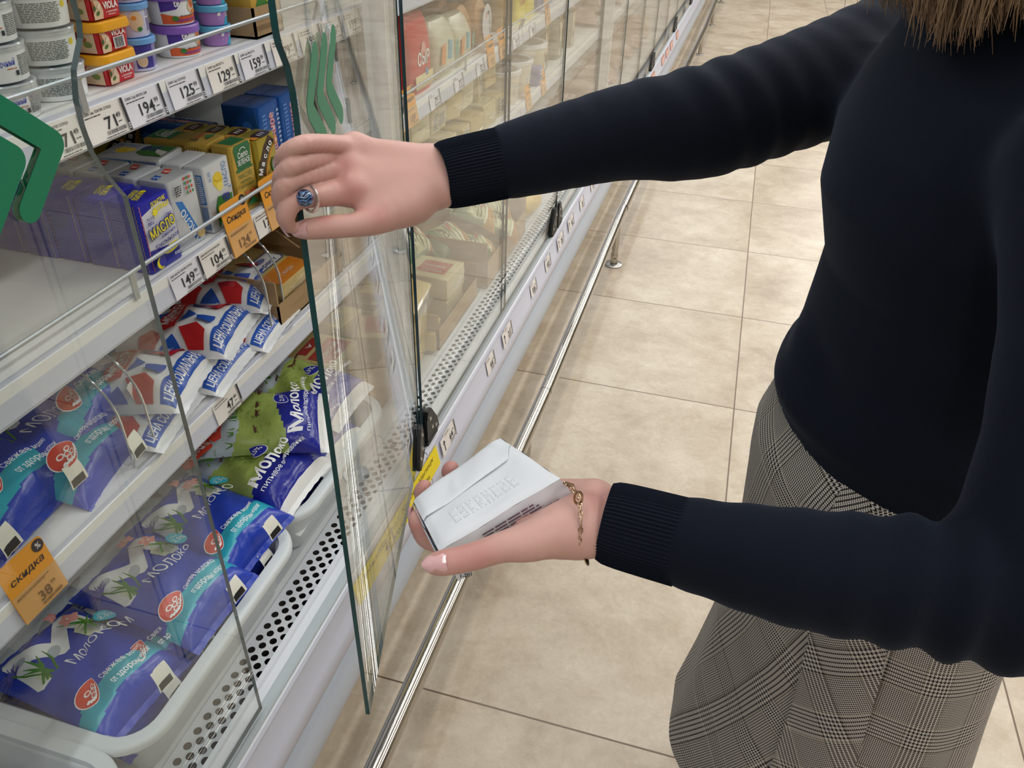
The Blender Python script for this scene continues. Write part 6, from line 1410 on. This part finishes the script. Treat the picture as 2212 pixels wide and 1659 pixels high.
for k in range(4200):
    a = math.radians(r.uniform(8, 300)); h0 = r.uniform(-.02, .07)
    root = HC - FX * .016 + (FX * math.cos(a) * .104 + FY * math.sin(a) * .086) * math.cos(h0 * 6) + V3(0, 0, h0)
    side = math.sin(a) * FY + math.cos(a) * FX * .6
    z1 = 1.350 - .03 * r.random() + .010 * math.sin(7 * a) + .030 * math.exp(-((a - 1.75) / .7) ** 2) + (.03 if r.random() < .1 else 0)
    spread = .085 + .035 * r.random(); end = np.array([*(HC + side * (.11 + .05 * r.random()) - FX * .02)[:2], z1]) + np.array([r.gauss(0, .008), r.gauss(0, .008), 0])
    bulge = side * .03; pts = []
    curl = r.gauss(0, .010)
    for i in range(8):
        t_ = i / 7; p = root * (1 - t_) + end * t_ + bulge * math.sin(math.pi * t_) + FX * curl * t_ ** 3 + FY * r.gauss(0, .0008) + side * (-.012 * t_ ** 4); pts.append(tuple(p))
    q.tube(pts, [.0008, .0009, .0009, .0009, .0008, .0007, .0005, .0002], HAIR, 3, cap=False)
part(q, 'hair', label='shoulder length brown hair')

# ---------------------------------------------------------------- ring and bracelet
q = MB(); rc = Vector((-0.3529, 0.5999, 1.1723)); dirf = (Vector(RF['index'][2][0]) - Vector(RF['index'][1][0])).normalized(); u_ = (camv - rc); u_ = (u_ - dirf * u_.dot(dirf)).normalized(); w_ = dirf.cross(u_)
q.tube([tuple(rc + u_ * (.0118 * math.cos(2 * math.pi * i / 36)) + w_ * (.0118 * math.sin(2 * math.pi * i / 36))) for i in range(37)], .0017, C('#f2e9e6', .05, trans=.85), 10, cap=False)
ring = part(q, 'finger_ring', label='clear ring with a round blue swirled stone')
def swirl():
    m, nt, b = node_mat('blue_swirl_glass'); tc = N(nt, 'ShaderNodeTexCoord'); wv = N(nt, 'ShaderNodeTexWave', wave_type='RINGS', i_Scale=120., i_Distortion=9., i_Detail=3.); wv.inputs['Detail Scale'].default_value = 1.5; L(nt, tc, 'Object', wv, 'Vector')
    nt.links.new(mixc(nt, math_node(nt, 'POWER', wv.outputs['Fac'], 2.2), lin('#14193c'), lin('#5f8fc0')), b.inputs['Base Color']); b.inputs['Roughness'].default_value = .06; b.inputs['Coat Weight'].default_value = 1; return m
q = MB(); sc_ = Vector((-0.3489, 0.5861, 1.1779)); SM = Matrix.Translation(sc_) @ u_.to_track_quat('Z', 'Y').to_matrix().to_4x4()
q.lathe([(.0078 * math.cos(t_), .0066 * math.sin(t_)) for t_ in [math.radians(-85 + 10 * i) for i in range(18)]], swirl(), 28, xf=SM); part(q, 'stone', ring)
q = MB(); GOLDC = C('#c2a88a', .25, metal=1)
loop = [Vector(p) for p in ((-0.0749, 0.4475, 1.0381), (-0.0676, 0.4393, 1.0415), (-0.0622, 0.4321, 1.0418), (-0.0584, 0.4245, 1.0367), (-0.0558, 0.4167, 1.0284), (-0.0550, 0.4118, 1.0177), (-0.0543, 0.4117, 1.0084), (-0.0516, 0.4216, 0.9932), (-0.0524, 0.4572, 0.9728), (-0.0602, 0.4819, 0.9839), (-0.0716, 0.4818, 1.0056), (-0.0749, 0.4475, 1.0381))]
dense = []
for a, b in zip(loop[:-1], loop[1:]):
    n_ = max(2, int((b - a).length / .0030))
    for i in range(n_): dense.append(a.lerp(b, i / n_))
for i, p in enumerate(dense):
    d = (dense[(i + 1) % len(dense)] - p).normalized(); sx_ = d.cross(Vector((0, 0, 1)) if abs(d.z) < .9 else Vector((1, 0, 0))).normalized(); n2 = d.cross(sx_) if i % 2 else sx_
    q.tube([tuple(p + d * (.0024 * math.cos(t_)) + n2 * (.0014 * math.sin(t_))) for t_ in [2 * math.pi * k / 9 for k in range(10)]], .00055, GOLDC, 5, cap=False)
br = part(q, 'bracelet', label='thin gold chain bracelet')
q = MB(); c_ = Vector((-0.0616, 0.4292, 1.0427)); q.tube([tuple(c_ + Vector((.0030 * math.cos(t_), 0, .0062 * math.sin(t_)))) for t_ in [2 * math.pi * k / 16 for k in range(17)]], .0010, GOLDC, 6, cap=False); part(q, 'clasp', br)
q = MB(); c_ = Vector((-0.0494, 0.4165, 0.9957)); q.lathe([(.0002, -.0007), (.0040, -.0005), (.0040, .0005), (.0002, .0007)], GOLDC, 16, xf=Matrix.Translation(c_) @ Matrix.Rotation(1.2, 4, 'Y') @ Matrix.Diagonal((1.7, .8, 1, 1))); part(q, 'charm', br)
